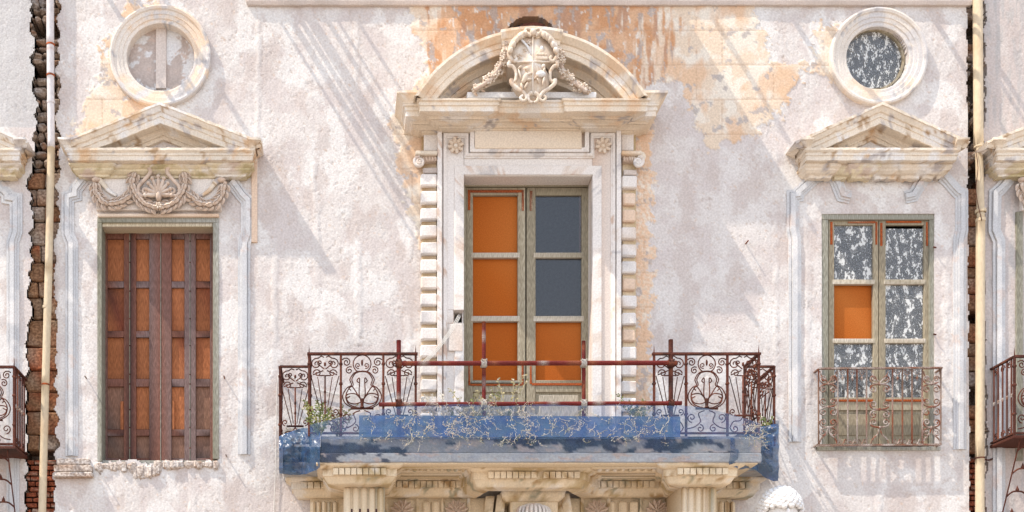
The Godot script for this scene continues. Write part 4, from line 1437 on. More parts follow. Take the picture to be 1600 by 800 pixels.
# ---------------------------------------------------------------- the stone balcony
func balcony(parent: Node) -> void:
	var g := group_part("balcony", parent, "stone balcony with stained slab on fluted consoles, dentils and carved rosettes")
	var st: SurfaceTool
	var yb := wy(722, 0.95)
	var yt := wy(681, 0.95)
	var xa := wx(501, 0.95)
	var xb := wx(1190, 0.95)
	var ea := wx(441, 0.55)
	var eb := wx(1210, 0.55)
	var ym := lerpf(yb, yt, 0.36)
	# the slab in two layers, cut fine so that its stains keep their outline
	for w in [[yb, ym, "slabpale", 0.0], [ym + 0.001, yt, "slab", -0.012]]:
		st = mb()
		var f: float = w[3]
		var pl := [[ea, -0.02], [ea, 0.53 + f], [xa, 0.53 + f], [xa, 0.95 + f], [xb, 0.95 + f], [xb, 0.53 + f], [eb, 0.53 + f], [eb, -0.02]]
		var hgt: float = w[1] - w[0]
		cornice(st, pl, w[0], [Vector2(-0.3, 0), Vector2(-0.006, 0.0), Vector2(0, 0.008), Vector2(0, hgt * 0.17), Vector2(0, hgt * 0.3), Vector2(0, hgt * 0.43), Vector2(0, hgt * 0.56), Vector2(0, hgt * 0.7), Vector2(0, hgt * 0.84), Vector2(-0.002, hgt - 0.006), Vector2(-0.012, hgt), Vector2(-0.3, hgt)], w[2], 0.022, 0.004)
		obj("slab", st, "plaster", g)
	st = mb()
	cbox(st, Vector3(ea + 0.05, yb + 0.03, -0.02), Vector3(eb - 0.05, yt - 0.005, 0.5), 0.004, "slabpale")
	cbox(st, Vector3(xa + 0.05, yb + 0.03, 0.4), Vector3(xb - 0.05, yt - 0.006, 0.9), 0.004, "slabpale")
	obj("floor", st, "tufa", g)
	st = mb()
	cbox(st, Vector3(xa + 0.03, yb - 0.014, 0.0), Vector3(xb - 0.03, yb + 0.02, 0.925), 0.004, "tan", 0.003)
	obj("soffit", st, "stone", g)
	# soffit mouldings follow the broken plan
	var zo := 0.10
	var zk := 0.76
	var zm := 0.60
	var zr := 0.15
	var px := [[468, zo], [520, zk], [612, zk], [612, zr], [738, zr], [788, zm], [872, zm], [932, zr], [1052, zr], [1052, zk], [1142, zk], [1142, zo], [1172, zo]]
	var X := func(a: float, z: float) -> float: return wx(a, z + 0.1)
	var plan := [[X.call(470, zo), -0.02], [X.call(470, zo), zo], [X.call(520, zk), zo], [X.call(520, zk), zk], [X.call(604, zk), zk], [X.call(604, zk), zr], [X.call(730, zr), zr], [X.call(752, zm), zm], [X.call(905, zm), zm], [X.call(928, zr), zr], [X.call(1050, zr), zr], [X.call(1056, zk), zk], [X.call(1136, zk), zk], [X.call(1136, zk), zo], [X.call(1172, zo), zo], [X.call(1172, zo), -0.02]]
	st = mb()
	cornice(st, plan, yb, [Vector2(-0.12, 0.002), Vector2(0.17, 0.002), Vector2(0.17, -0.02), Vector2(0.15, -0.035), Vector2(0.12, -0.05), Vector2(0.105, -0.052), Vector2(0.105, -0.125), Vector2(0.09, -0.13), Vector2(0.075, -0.15), Vector2(0.05, -0.19), Vector2(0.03, -0.20), Vector2(-0.12, -0.20)], "tan", 0.03, 0.004)
	obj("soffit_cornice", st, "stone", g)
	# mouldings of the flat soffit between the consoles
	for w in [[625, 735], [925, 1045]]:
		for zz in [0.34, 0.47, 0.60, 0.78]:
			st = mb()
			cbox(st, Vector3(wx(w[0], zz), yb - 0.034 + 0.012 * absf(sin(zz * 9.0)), zz - 0.035), Vector3(wx(w[1], zz), yb - 0.01, zz + 0.03), 0.008, "tan", 0.003)
			obj("soffit_moulding", st, "stone", g)
		for i in 9:
			st = mb()
			var ex := lerpf(w[0] + 12, w[1] - 12, i / 8.0)
			ell(st, Vector3(wx(ex, 0.69), yb - 0.02, 0.69), Vector3(0.026, 0, 0), Vector3(0, 0.022, 0), Vector3(0, 0, 0.045), "tan", 8, 5)
			obj("egg", st, "stone", g)
	# dentils: one block each along the fronts of the plan
	for k in plan.size() - 1:
		var a := Vector3(plan[k][0], 0, plan[k][1])
		var b := Vector3(plan[k + 1][0], 0, plan[k + 1][1])
		var d := b - a
		if d.x < 0.1 or absf(d.z) > d.x * 1.2:
			continue
		var n := int(d.length() / 0.062)
		for i in n:
			if rng.randf() < 0.05:
				continue
			var c := a + d * ((i + 0.5) / n)
			st = mb()
			var w := d.length() / n * 0.435
			cbox(st, Vector3(c.x - w, yb - 0.118, c.z + 0.08), Vector3(c.x + w, yb - 0.052, c.z + 0.15), 0.002, "tan", 0.003)
			obj("dentil", st, "stone", g)
	# what stands below: panels, consoles and flutes
	var y0 := yb - 0.2
	var y1 := yb - 1.1
	st = mb()
	cbox(st, Vector3(X.call(484, zo), y1, -0.02), Vector3(X.call(1150, zo), y0 + 0.01, 0.06), 0.004, "tan", 0.0)
	obj("back_panel", st, "stone", g)
	for w in [[537, 601, 0.66], [1064, 1120, 0.66]]:
		st = mb()
		cbox(st, Vector3(wx(w[0], w[2]), y1, 0.0), Vector3(wx(w[1], w[2]), y0 + 0.02, w[2]), 0.01, "tan", 0.004)
		obj("console", st, "stone", g)
		for i in 5:
			var x0 := lerpf(w[0], w[1], (i + 0.1) / 5.0)
			var x1 := lerpf(w[0], w[1], (i + 0.88) / 5.0)
			st = mb()
			var a := wx(x0, 0.69)
			var b := wx(x1, 0.69)
			st.set_smooth_group(1)
			for e in 6:
				var t0 := PI * e / 6
				var t1 := PI * (e + 1) / 6
				var c := (a + b) * 0.5
				var rr := (b - a) * 0.5
				quad(st, Vector3(c - cos(t0) * rr, y1, w[2] + sin(t0) * 0.03), Vector3(c - cos(t1) * rr, y1, w[2] + sin(t1) * 0.03), Vector3(c - cos(t1) * rr, y0 - 0.02, w[2] + sin(t1) * 0.03), Vector3(c - cos(t0) * rr, y0 - 0.02, w[2] + sin(t0) * 0.03), "tan")
				tri(st, Vector3(c - cos(t0) * rr, y0 - 0.02, w[2] + sin(t0) * 0.03), Vector3(c - cos(t1) * rr, y0 - 0.02, w[2] + sin(t1) * 0.03), Vector3(c, y0 + 0.01, w[2]), "tan")
			obj("reed", st, "stone", g)
	for w in [[485, 528, 5], [659, 688, 2], [966, 1000, 2], [1124, 1150, 3], [952, 963, 1]]:
		for i in w[2]:
			st = mb()
			var x0 := lerpf(w[0], w[1], (i + 0.08) / w[2])
			var x1 := lerpf(w[0], w[1], (i + 0.9) / w[2])
			cbox(st, Vector3(wx(x0, 0.1), y1, 0.0), Vector3(wx(x1, 0.1), y0 - 0.03, 0.115), 0.02, "tan", 0.004)
			obj("reed", st, "stone", g)
	# carved panels with rosettes
	for c in [[627, 657, 604, 652], [712, 712, 692, 733], [931, 931, 910, 952], [1022, 1022, 1002, 1048]]:
		var m: float = (c[2] + c[3]) * 0.5
		st = mb()
		var fr := path_px([c[2], 840, c[2], 775, c[3], 775, c[3], 840], 0.1)
		sweep(st, fr, OUT, [Vector2(-0.02, 0.04), Vector2(-0.02, 0.085), Vector2(0.0, 0.10), Vector2(0.016, 0.095), Vector2(0.02, 0.04)], "tan", 0.03, 0.003)
		obj("panel_frame", st, "stone", g)
		for ring in [[12, 0.145, 0.07], [9, 0.10, 0.10], [6, 0.055, 0.125]]:
			for i in ring[0]:
				inst("acanthus_leaf", leaf_mesh, "stone", g, place(q(m, 800, ring[2]), TAU * i / ring[0] + ring[1] * 9.0, ring[1] * 1.05, 0.45, 1.3))
	# keystone console with a shell and scrolls
	st = mb()
	cbox(st, Vector3(wx(798, 0.36), y1, 0.0), Vector3(wx(872, 0.36), y0 + 0.02, 0.36), 0.02, "tan", 0.004)
	obj("keystone", st, "stone", g)
	st = mb()
	cornice(st, [[wx(792, 0.4), 0.0], [wx(792, 0.4), 0.38], [wx(874, 0.4), 0.38], [wx(874, 0.4), 0.0]], y0, [Vector2(-0.1, 0.01), Vector2(0.06, 0.01), Vector2(0.05, -0.05), Vector2(0.0, -0.09), Vector2(-0.1, -0.09)], "tan", 0.04, 0.003)
	obj("keystone_cap", st, "stone", g)
	st = mb()
	var base := q(834, 806, 0.40)
	lathe(st, base + Vector3(0, -0.12, -0.06), [Vector2(0.18, -0.4), Vector2(0.19, 0.0), Vector2(0.185, 0.12), Vector2(0.16, 0.20), Vector2(0.10, 0.25), Vector2(0.001, 0.265)], 26, "white")
	obj("shell_dome", st, "stone", g)
	for i in 11:
		st = mb()
		var a := lerpf(-1.25, 1.25, i / 10.0)
		var d := Vector3(sin(a) * 0.19, 0, cos(a) * 0.19 - 0.06)
		var p := base + d + Vector3(0, 0.02, 0)
		tube(st, smooth([p + Vector3(0, -0.09, 0), p + Vector3(0, 0.0, 0.012), base + d * 0.9 + Vector3(0, 0.075, 0.0), base + d * 0.7 + Vector3(0, 0.10, -0.015)], 4), 0.016, 6, "white")
		obj("shell_lobe", st, "stone", g)
		st = mb()
		ell(st, base + d * 1.06 + Vector3(0, -0.075, 0), Vector3(0.022, 0, 0), Vector3(0, 0.014, 0), Vector3(0, 0, 0.02), "white", 8, 5)
		obj("bead", st, "stone", g)
	for s in [[745, 778, 0.36], [888, 905, 0.34]]:
		for i in 2:
			st = mb()
			var x0: float = lerpf(s[0], s[1], i * 0.5 + 0.05)
			var x1: float = lerpf(s[0], s[1], i * 0.5 + 0.42)
			var lean := 0.10 if s[0] < 800 else -0.14
			sweep(st, [Vector3(wx(x0, 0.3), y1, 0), Vector3(wx(x0, 0.3) + lean, y0, 0)], OUT, [Vector2(0, 0.0), Vector2(0, 0.22 + i * 0.05), Vector2(-0.05, 0.26 + i * 0.05), Vector2(-0.09, 0.24 + i * 0.05), Vector2(-0.09, 0.0)], "tan", 0.04, 0.004)
			obj("bracket_scroll", st, "stone", g)

# ---------------------------------------------------------------- ironwork
func lift(c: Array, O: Vector3, U: Vector3, w: float, h: float) -> Array:
	var o := []
	for v in c:
		o.append(O + U * (v.x * w) + UPV * (v.y * h))
	return o

func iron(called: String, pts: Array, r: float, parent: Node, kind: String = "rust", sides: int = 5) -> void:
	var st := mb()
	tube(st, pts, r, sides, kind)
	obj(called, st, "iron", parent)

func spiral_px(c: Vector2, r: float, a0: float, turns: float, asp: float) -> Array:
	# a spiral in panel units: x in widths, y in heights; asp = w / h keeps it round
	var o := []
	for v in spiral(Vector2.ZERO, r, a0, turns, 0.2, 16):
		o.append(c + Vector2(v.x, v.y * asp))
	return o

# narrow railing bay: scrolls above, bars that fan out, curls at the foot
func panel_fan(parent: Node, O: Vector3, U: Vector3, w: float, h: float, kind: String = "rust") -> void:
	var g := group_part("scroll_panel", parent)
	var a := w / h
	O = O + U * (w * 0.5)
	var r := 0.0065
	for s in [-1.0, 1.0]:
		var top := [Vector2(0.03 * s, 0.97), Vector2(0.12 * s, 0.985)]
		var sp := spiral_px(Vector2(0.27 * s, 0.885), 0.19, PI * 0.5 + (0.3 * s), -1.4 * s, a)
		top.append_array(sp)
		iron("scroll", lift(top, O, U, w, h), r, g, kind)
		var b := spiral_px(Vector2(0.24 * s, 0.765), 0.15, PI * 0.5 - 1.9 * s + (0.0 if s > 0 else 0.0), 1.25 * s, a)
		b.push_front(Vector2(0.06 * s, 0.80))
		iron("scroll", lift(b, O, U, w, h), r, g, kind)
		var e := spiral_px(Vector2(0.16 * s, 0.90), 0.09, -PI * 0.5, 1.2 * s, a)
		e.push_front(Vector2(0.02 * s, 0.82))
		iron("scroll", lift(e, O, U, w, h), r, g, kind)
		iron("bar", lift([Vector2(0.44 * s, 0.73), Vector2(0.12 * s, 0.24)], O, U, w, h), r * 0.8, g, kind)
		iron("bar", lift([Vector2(0.23 * s, 0.72), Vector2(0.06 * s, 0.26)], O, U, w, h), r * 0.7, g, kind)
		iron("scroll", lift(spiral_px(Vector2(0.33 * s, 0.275), 0.11, -PI * 0.5, 1.2 * s, a), O, U, w, h), r, g, kind)
		var om := smooth([Vector2(0.0, 0.21), Vector2(0.10 * s, 0.16), Vector2(0.30 * s, 0.15), Vector2(0.42 * s, 0.07)], 4)
		om.append_array(spiral_px(Vector2(0.26 * s, 0.06), 0.14, 0.0 if s > 0 else PI, -1.2 * s, a))
		iron("scroll", lift(om, O, U, w, h), r, g, kind)
	iron("bar", lift([Vector2(0, 0.22), Vector2(0, 0.74)], O, U, w, h), r * 1.4, g, kind)
	iron("bar", lift([Vector2(-0.18, 0.735), Vector2(0.18, 0.735)], O, U, w, h), r, g, kind)
	iron("bar", lift([Vector2(-0.28, 0.225), Vector2(0.28, 0.225)], O, U, w, h), r * 1.7, g, kind)
	for v in [Vector2(0, 0.53), Vector2(0, 0.88), Vector2(0, 0.40)]:
		var st := mb()
		ell(st, O + U * (v.x * w) + UPV * (v.y * h), U * 0.013, UPV * 0.024, U.cross(UPV) * 0.013, kind, 6, 4)
		obj("knot", st, "iron", g)

# wide railing bay: palmette in a lyre-shaped double frame
func panel_palmette(parent: Node, O: Vector3, U: Vector3, w: float, h: float, kind: String = "rust") -> void:
	var g := group_part("palmette_panel", parent)
	var a := w / h
	O = O + U * (w * 0.5)
	var r := 0.0065
	for s in [-1.0, 1.0]:
		for sc in [[1.0, 0.0], [0.84, 0.006]]:
			var k: float = sc[0]
			var c := smooth([Vector2(0.0, 0.795 - sc[1]), Vector2(0.17 * s * k, 0.775 - sc[1]), Vector2(0.285 * s * k, 0.69), Vector2(0.25 * s * k, 0.615), Vector2(0.36 * s * k, 0.575), Vector2(0.455 * s * k, 0.48), Vector2(0.40 * s * k, 0.385), Vector2(0.22 * s * k, 0.325 + sc[1] * 2), Vector2(0.08 * s, 0.325)], 5)
			iron("lyre_band", lift(c, O, U, w, h), r, g, kind)
		iron("scroll", lift(spiral_px(Vector2(0.37 * s, 0.905), 0.115, PI * 0.5 - 1.0 * s, 1.5 * s, a), O, U, w, h), r, g, kind)
		iron("scroll", lift(spiral_px(Vector2(0.30 * s, 0.80), 0.10, PI * 0.5 + 0.6 * s, -1.4 * s, a), O, U, w, h), r, g, kind)
		var arc := []
		for i in 9:
			var t: float = PI * 0.5 - s * PI * 0.85 * i / 8.0
			arc.append(Vector2(cos(t) * 0.21, 0.885 + sin(t) * 0.21 * a))
		iron("scroll", lift(arc, O, U, w, h), r, g, kind)
		iron("scroll", lift(spiral_px(Vector2(0.10 * s, 0.865), 0.075, -PI * 0.5 - 0.4 * s, 1.3 * s, a), O, U, w, h), r * 0.9, g, kind)
		for pt in [[0.07, 0.70, 0.06], [0.20, 0.60, 0.24], [0.31, 0.50, 0.32]]:
			iron("petal", lift(smooth([Vector2(0.015 * s, 0.42), Vector2(0.05 * s + pt[0] * 0.3 * s, 0.50), Vector2(pt[2] * s, pt[1]), Vector2((pt[2] + 0.06) * s, pt[1] - 0.03), Vector2((pt[2] + 0.02) * s, pt[1] - 0.055)], 4), O, U, w, h), r, g, kind)
		iron("petal", lift(smooth([Vector2(0.02 * s, 0.40), Vector2(0.16 * s, 0.375), Vector2(0.30 * s, 0.39), Vector2(0.36 * s, 0.44), Vector2(0.28 * s, 0.47)], 4), O, U, w, h), r, g, kind)
		iron("scroll", lift(spiral_px(Vector2(0.36 * s, 0.20), 0.12, -PI * 0.5, 1.3 * s, a), O, U, w, h), r, g, kind)
		iron("scroll", lift(smooth([Vector2(0.05 * s, 0.29), Vector2(0.2 * s, 0.25), Vector2(0.15 * s, 0.15), Vector2(0.3 * s, 0.08), Vector2(0.46 * s, 0.06)], 4), O, U, w, h), r, g, kind)
		iron("scroll", lift(spiral_px(Vector2(0.16 * s, 0.06), 0.10, PI * 0.5, 1.2 * s, a), O, U, w, h), r, g, kind)
	iron("bar", lift([Vector2(-0.27, 0.315), Vector2(0.27, 0.315)], O, U, w, h), 0.012, g, kind)
	var st := mb()
	var b := O + UPV * (0.325 * h)
	lathe(st, b, [Vector2(0.028, 0), Vector2(0.016, 0.02), Vector2(0.018, 0.05), Vector2(0.026, 0.09), Vector2(0.001, 0.10)], 8, kind)
	obj("bud", st, "iron", g)
	st = mb()
	ell(st, O + UPV * (0.90 * h), U * 0.012, UPV * 0.035, U.cross(UPV) * 0.012, kind, 6, 4)
	obj("bud", st, "iron", g)

func post(parent: Node, base: Vector3, h: float, spike: float = 0.0, kind: String = "rust") -> void:
	var st := mb()
	cbox(st, base + Vector3(-0.012, 0, -0.012), base + Vector3(0.012, h, 0.012), 0.003, kind)
	for f in [0.25, 0.62, 0.86]:
		cbox(st, base + Vector3(-0.019, h * f, -0.019), base + Vector3(0.019, h * f + 0.03, 0.019), 0.008, kind)
	if spike > 0.0:
		lathe(st, base + Vector3(0, h, 0), [Vector2(0.008, 0), Vector2(0.005, spike * 0.5), Vector2(0.001, spike)], 5, kind)
	obj("post", st, "iron", parent)

func rail(parent: Node, a: Vector3, b: Vector3, r: float, called: String, kind: String = "rust") -> void:
	var st := mb()
	var d := (b - a).normalized()
	var s := UPV.cross(d) * r * 1.2
	st.set_smooth_group(-1)
	var u := UPV * r * 0.7
	var c := [a - s - u, a + s - u, a + s + u, a - s + u]
	var e := [b - s - u, b + s - u, b + s + u, b - s + u]
	var n := maxi(1, int((b - a).length() / 0.06))
	for i in n:
		for k in 4:
			var k2 := (k + 1) % 4
			quad(st, c[k].lerp(e[k], float(i) / n), c[k2].lerp(e[k2], float(i) / n), c[k2].lerp(e[k2], float(i + 1) / n), c[k].lerp(e[k], float(i + 1) / n), kind)
	quad(st, c[0], c[1], c[2], c[3], kind)
	quad(st, e[0], e[1], e[2], e[3], kind)
	obj(called, st, "iron", parent)

func balcony_railing(side: int) -> void:
	var yt := wy(681, 0.95) + 0.002
	var h := wy(552, 0.95) - yt
	var zf := 0.93
	var ze := 0.52
	var fx := [483, 532.6, 599, 649.5] if side < 0 else [1022, 1072, 1136.5, 1185.5]
	var xs := []
	for p in fx:
		xs.append(wx(p, zf))
	var t := thing("balcony_railing", "rusty scrolled iron railing section beside the flowering weeds, with spike finials" if side < 0 else "rusty scrolled iron railing section at the balcony end next to the barred casement", "railing", Vector3(xs[0], yt, zf), "wrought iron railings left on the stone balcony")
	for i in 4:
		post(t, Vector3(xs[i], yt, zf), h, 0.09 if i == 0 or i == 3 else 0.0)
	rail(t, Vector3(xs[0] - 0.02, yt + h, zf), Vector3(xs[3] + 0.02, yt + h, zf), 0.016, "top_rail")
	rail(t, Vector3(xs[0], yt + 0.03, zf), Vector3(xs[3], yt + 0.03, zf), 0.012, "bottom_rail")
	for i in 3:
		var O := Vector3(xs[i], yt + 0.03, zf)
		if i == 1:
			panel_palmette(t, O, Vector3.RIGHT, xs[i + 1] - xs[i], h - 0.04)
		else:
			panel_fan(t, O, Vector3.RIGHT, xs[i + 1] - xs[i], h - 0.04)
	var corner: float = xs[0] if side < 0 else xs[3]
	var ear := wx(437.5, ze) if side < 0 else wx(1209.5, ze)
	# return towards the wall, the short set-back bay and its own return
	rail(t, Vector3(corner, yt + h - 0.001, zf - 0.015), Vector3(corner, yt + h - 0.001, ze), 0.014, "top_rail")
	rail(t, Vector3(corner, yt + 0.031, zf - 0.015), Vector3(corner, yt + 0.031, ze), 0.011, "bottom_rail")
	panel_fan(t, Vector3(corner, yt + 0.03, ze), OUT, zf - ze, h - 0.04)
	post(t, Vector3(corner, yt, ze), h)
	post(t, Vector3(ear, yt, ze), h)
	var a := minf(corner, ear)
	var b := maxf(corner, ear)
	rail(t, Vector3(a, yt + h, ze), Vector3(b, yt + h, ze), 0.014, "top_rail")
	rail(t, Vector3(a, yt + 0.03, ze), Vector3(b, yt + 0.03, ze), 0.011, "bottom_rail")
	panel_fan(t, Vector3(a, yt + 0.03, ze), Vector3.RIGHT, b - a, h - 0.04)
	rail(t, Vector3(ear, yt + h - 0.001, ze), Vector3(ear, yt + h - 0.001, -0.01), 0.014, "top_rail")
	rail(t, Vector3(ear, yt + 0.031, ze), Vector3(ear, yt + 0.031, -0.01), 0.011, "bottom_rail")
	panel_fan(t, Vector3(ear, yt + 0.03, 0.02), OUT, ze - 0.02, h - 0.04)

func tube_barrier() -> void:
	var z := 0.97
	var yt := wy(681, 0.95)
	var t := thing("tube_barrier", "red scaffold tube guard rail with grey couplers across the balcony gap", "barrier", Vector3(wx(835, z), yt, z))
	var st: SurfaceTool
	for w in [[618, 568, 1057, 567, 0.024, "tube"], [592, 632, 1065, 630, 0.022, "tube"]]:
		st = mb()
		var p := []
		for i in 41:
			p.append(q(lerpf(w[0], w[2], i / 40.0), lerpf(w[1], w[3], i / 40.0), z))
		tube(st, p, w[4], 10, "redpipe")
		obj("tube", st, "iron", t)
	for w in [[623, 532, 0.024], [756, 503, 0.020], [912, 533, 0.020], [1048, 531, 0.024]]:
		st = mb()
		var p := []
		var a := q(w[0], w[1], z - 0.045)
		var b := Vector3(a.x, yt + 0.001, a.z)
		for i in 16:
			p.append(a.lerp(b, i / 15.0))
		tube(st, p, w[2], 9, "rust" if w[0] == 1048 else "redpipe")
		obj("upright", st, "iron", t)
	for x in [623.0, 756.0, 912.0, 1048.0]:
		for y in [568.0, 631.0]:
			st = mb()
			var c := q(x, y, z - 0.015)
			var k := "zinc" if x in [756.0, 912.0] else "rust"
			lathe(st, c - Vector3(0.035, 0, 0), [Vector2(0.028, 0), Vector2(0.042, 0.008), Vector2(0.045, 0.035), Vector2(0.042, 0.062), Vector2(0.028, 0.07)], 10, k, Vector3.RIGHT)
			lathe(st, c - Vector3(0, 0.035, 0.025), [Vector2(0.022, 0), Vector2(0.032, 0.006), Vector2(0.032, 0.064), Vector2(0.022, 0.07)], 10, k)
			for s in [-1, 1]:
				cbox(st, c + Vector3(0.022 * s - 0.008, 0.02, 0.02), c + Vector3(0.022 * s + 0.008, 0.036, 0.05), 0.004, k)
			obj("coupler", st, "iron", t)

func window_guard() -> void:
	var z := 0.11
	var t := thing("window_guard", "low wrought iron guard with scrolls and flaking paint across the casement foot", "railing", q(1375, 697, z))
	var P := func(x: float, y: float) -> Vector3: return q(x, y, z)
	rail(t, P.call(1279, 576), P.call(1472, 575), 0.013, "top_rail", "oldiron")
	rail(t, P.call(1276, 696), P.call(1470, 695), 0.014, "bottom_rail", "oldiron")
	for x in [1279.0, 1309.0, 1324.5, 1339.0, 1354.0, 1394.5, 1410.0, 1425.0, 1441.0, 1470.0]:
		iron("bar", [P.call(x, 577), P.call(x, 615), P.call(x, 655), P.call(x, 695)], 0.0095, t, "oldiron", 6)
	for x in [1279.0, 1470.0]:
		for y in [577.0, 694.0]:
			rail(t, P.call(x, y), Vector3(P.call(x, y).x, P.call(x, y).y, -0.02), 0.010, "wall_tie", "oldiron")
	for c in [[1294.0, [600, 636, 668]], [1374.5, [600, 640, 668]], [1455.5, [600, 636, 668]]]:
		for y in c[1]:
			for sx in [-1.0, 1.0]:
				for sy in [-1.0, 1.0]:
					if y == 668 and sy > 0 and c[0] == 1374.5:
						continue
					var o := [Vector2(c[0] + 1.0 * sx, y)]
					var wide: float = 1.2 if c[0] == 1374.5 else 0.95
					for v in spiral(Vector2(c[0] + 8.0 * sx * wide, y + 8.0 * sy), 6.5, atan2(-1.0 * sy, -1.0 * sx) + 0.8 * sx * sy, 1.35 * sx * sy, 0.25, 14):
						o.append(v)
					var p := []
					for v in o:
						p.append(P.call(v.x, v.y))
					iron("scroll", p, 0.0088, t, "oldiron")
			var st := mb()
			ell(st, P.call(c[0], y), Vector3(0.018, 0, 0), Vector3(0, 0.018, 0), Vector3(0, 0, 0.014), "oldiron", 6, 4)
			obj("collar", st, "iron", t)
		for s in [-1.0, 1.0]:
			var d := []
			for v in smooth(v2([c[0] + 13.0 * s, 580, c[0] + 10 * s, 588, c[0] + 2 * s, 596, c[0], 600]), 4):
				d.append(P.call(v.x, v.y))
			iron("scroll", d, 0.008, t, "oldiron")
			var d2 := []
			for v in smooth(v2([c[0] + 1 * s, 668, c[0] + 3 * s, 678, c[0] + 11 * s, 686, c[0] + 14 * s, 694]), 4):
				d2.append(P.call(v.x, v.y))
			iron("scroll", d2, 0.008, t, "oldiron")
	for x in [[1309.0, 1324.5], [1324.5, 1339.0], [1339.0, 1354.0], [1394.5, 1410.0], [1410.0, 1425.0], [1425.0, 1441.0]]:
		var m: float = (x[0] + x[1]) * 0.5
		for s in [-1.0, 1.0]:
			var d := []
			for v in spiral(Vector2(m + 3.6 * s, 580.5), 3.2, PI * 0.5, 1.1 * s, 0.3, 9):
				d.append(P.call(v.x, v.y))
			d.push_front(P.call(m, 586))
			iron("curl", d, 0.005, t, "oldiron", 4)
			var e := []
			for v in spiral(Vector2(m + 3.8 * s, 689.5), 3.4, -PI * 0.5, 1.1 * s, 0.3, 9):
				e.append(P.call(v.x, v.y))
			e.push_front(P.call(m, 694))
			iron("curl", e, 0.0055, t, "oldiron", 4)
		var st := mb()
		lathe(st, P.call(m, 594), [Vector2(0.001, -0.012), Vector2(0.015, 0.02), Vector2(0.012, 0.03), Vector2(0.004, 0.045), Vector2(0.001, 0.06)], 6, "oldiron")
		obj("spade_drop", st, "iron", t)

func iron_balcony(corner: float, side: int, ytop: float, ybot: float, label: String) -> void:
	var z := 0.43
	var c := q(corner, ybot, z)
	var h := wy(ytop, z) - c.y
	var t := thing("iron_balcony", label, "balcony", Vector3(c.x, c.y, 0), "small iron balconies of the next houses")
	var far := c.x + side * 1.5
	post(t, c, h, 0.10)
	post(t, Vector3(far, c.y, z), h)
	rail(t, Vector3(c.x, c.y + h, z), Vector3(far, c.y + h, z), 0.016, "top_rail")
	rail(t, Vector3(c.x, c.y + 0.02, z), Vector3(far, c.y + 0.02, z), 0.014, "bottom_rail")
	for s in [c.x, far]:
		rail(t, Vector3(s, c.y + h - 0.001, z), Vector3(s, c.y + h - 0.001, -0.02), 0.014, "top_rail")
		rail(t, Vector3(s, c.y + 0.021, z), Vector3(s, c.y + 0.021, -0.02), 0.013, "bottom_rail")
		for i in 5:
			var zz := z * (0.12 + 0.19 * i)
			iron("bar", [Vector3(s, c.y + 0.02, zz), Vector3(s, c.y + h * 0.5, zz), Vector3(s, c.y + h, zz)], 0.010, t, "rust", 5)
			var st := mb()
			ell(st, Vector3(s, c.y + h * 0.52, zz), Vector3(0.014, 0, 0), Vector3(0, 0.03, 0), Vector3(0, 0, 0.014), "oldiron", 6, 4)
			obj("knot", st, "iron", t)
		for f in [0.2, 0.5, 0.8]:
			for y in [0.08, 0.92]:
				var e := []
				for v in spiral(Vector2(z * f, y * h), 0.045, 0.0, 1.5, 0.25, 12):
					e.append(Vector3(s, c.y + v.y, v.x))
				iron("curl", e, 0.006, t)
	for i in 2:
		var x := c.x + side * (0.02 + 0.47 * i)
		var O := Vector3(x if side > 0 else x - 0.45, c.y + 0.02, z)
		if i == 0:
			panel_palmette(t, O, Vector3.RIGHT, 0.45, h - 0.03)
		else:
			panel_fan(t, O, Vector3.RIGHT, 0.45, h - 0.03)
	# floor plate on a scalloped angle iron and two lattice brackets
	var st2 := mb()
	cbox(st2, Vector3(minf(c.x, far) - 0.02, c.y - 0.035, -0.02), Vector3(maxf(c.x, far) + 0.02, c.y - 0.002, z + 0.02), 0.004, "rust")
	obj("floor_plate", st2, "iron", t)
	for k in 2:
		var x := c.x + side * (0.08 if k == 0 else 1.2)
		var top := c.y - 0.035
		var low := top - 0.95
		for dx in [0.0, 0.24]:
			var xx: float = x + side * dx
			rail(t, Vector3(xx, top, z - 0.03), Vector3(xx, low, -0.02), 0.013, "strut")
		for i in 4:
			var f := 0.12 + 0.24 * i
			var y := lerpf(top, low, f)
			var zz := lerpf(z - 0.03, -0.02, f)
			var p := []
			for v in smooth([Vector2(0, 0), Vector2(0.06, 0.05), Vector2(0.12, 0.06), Vector2(0.18, 0.05), Vector2(0.24, 0)], 4):
				p.append(Vector3(x + side * v.x, y + v.y, zz))
			iron("bracket_rib", p, 0.010, t)
			st2 = mb()
			lathe(st2, Vector3(x + side * 0.12, y + 0.055, zz), [Vector2(0.010, 0), Vector2(0.020, 0.02), Vector2(0.010, 0.045), Vector2(0.001, 0.07)], 6, "rust")
			obj("finial", st2, "iron", t)

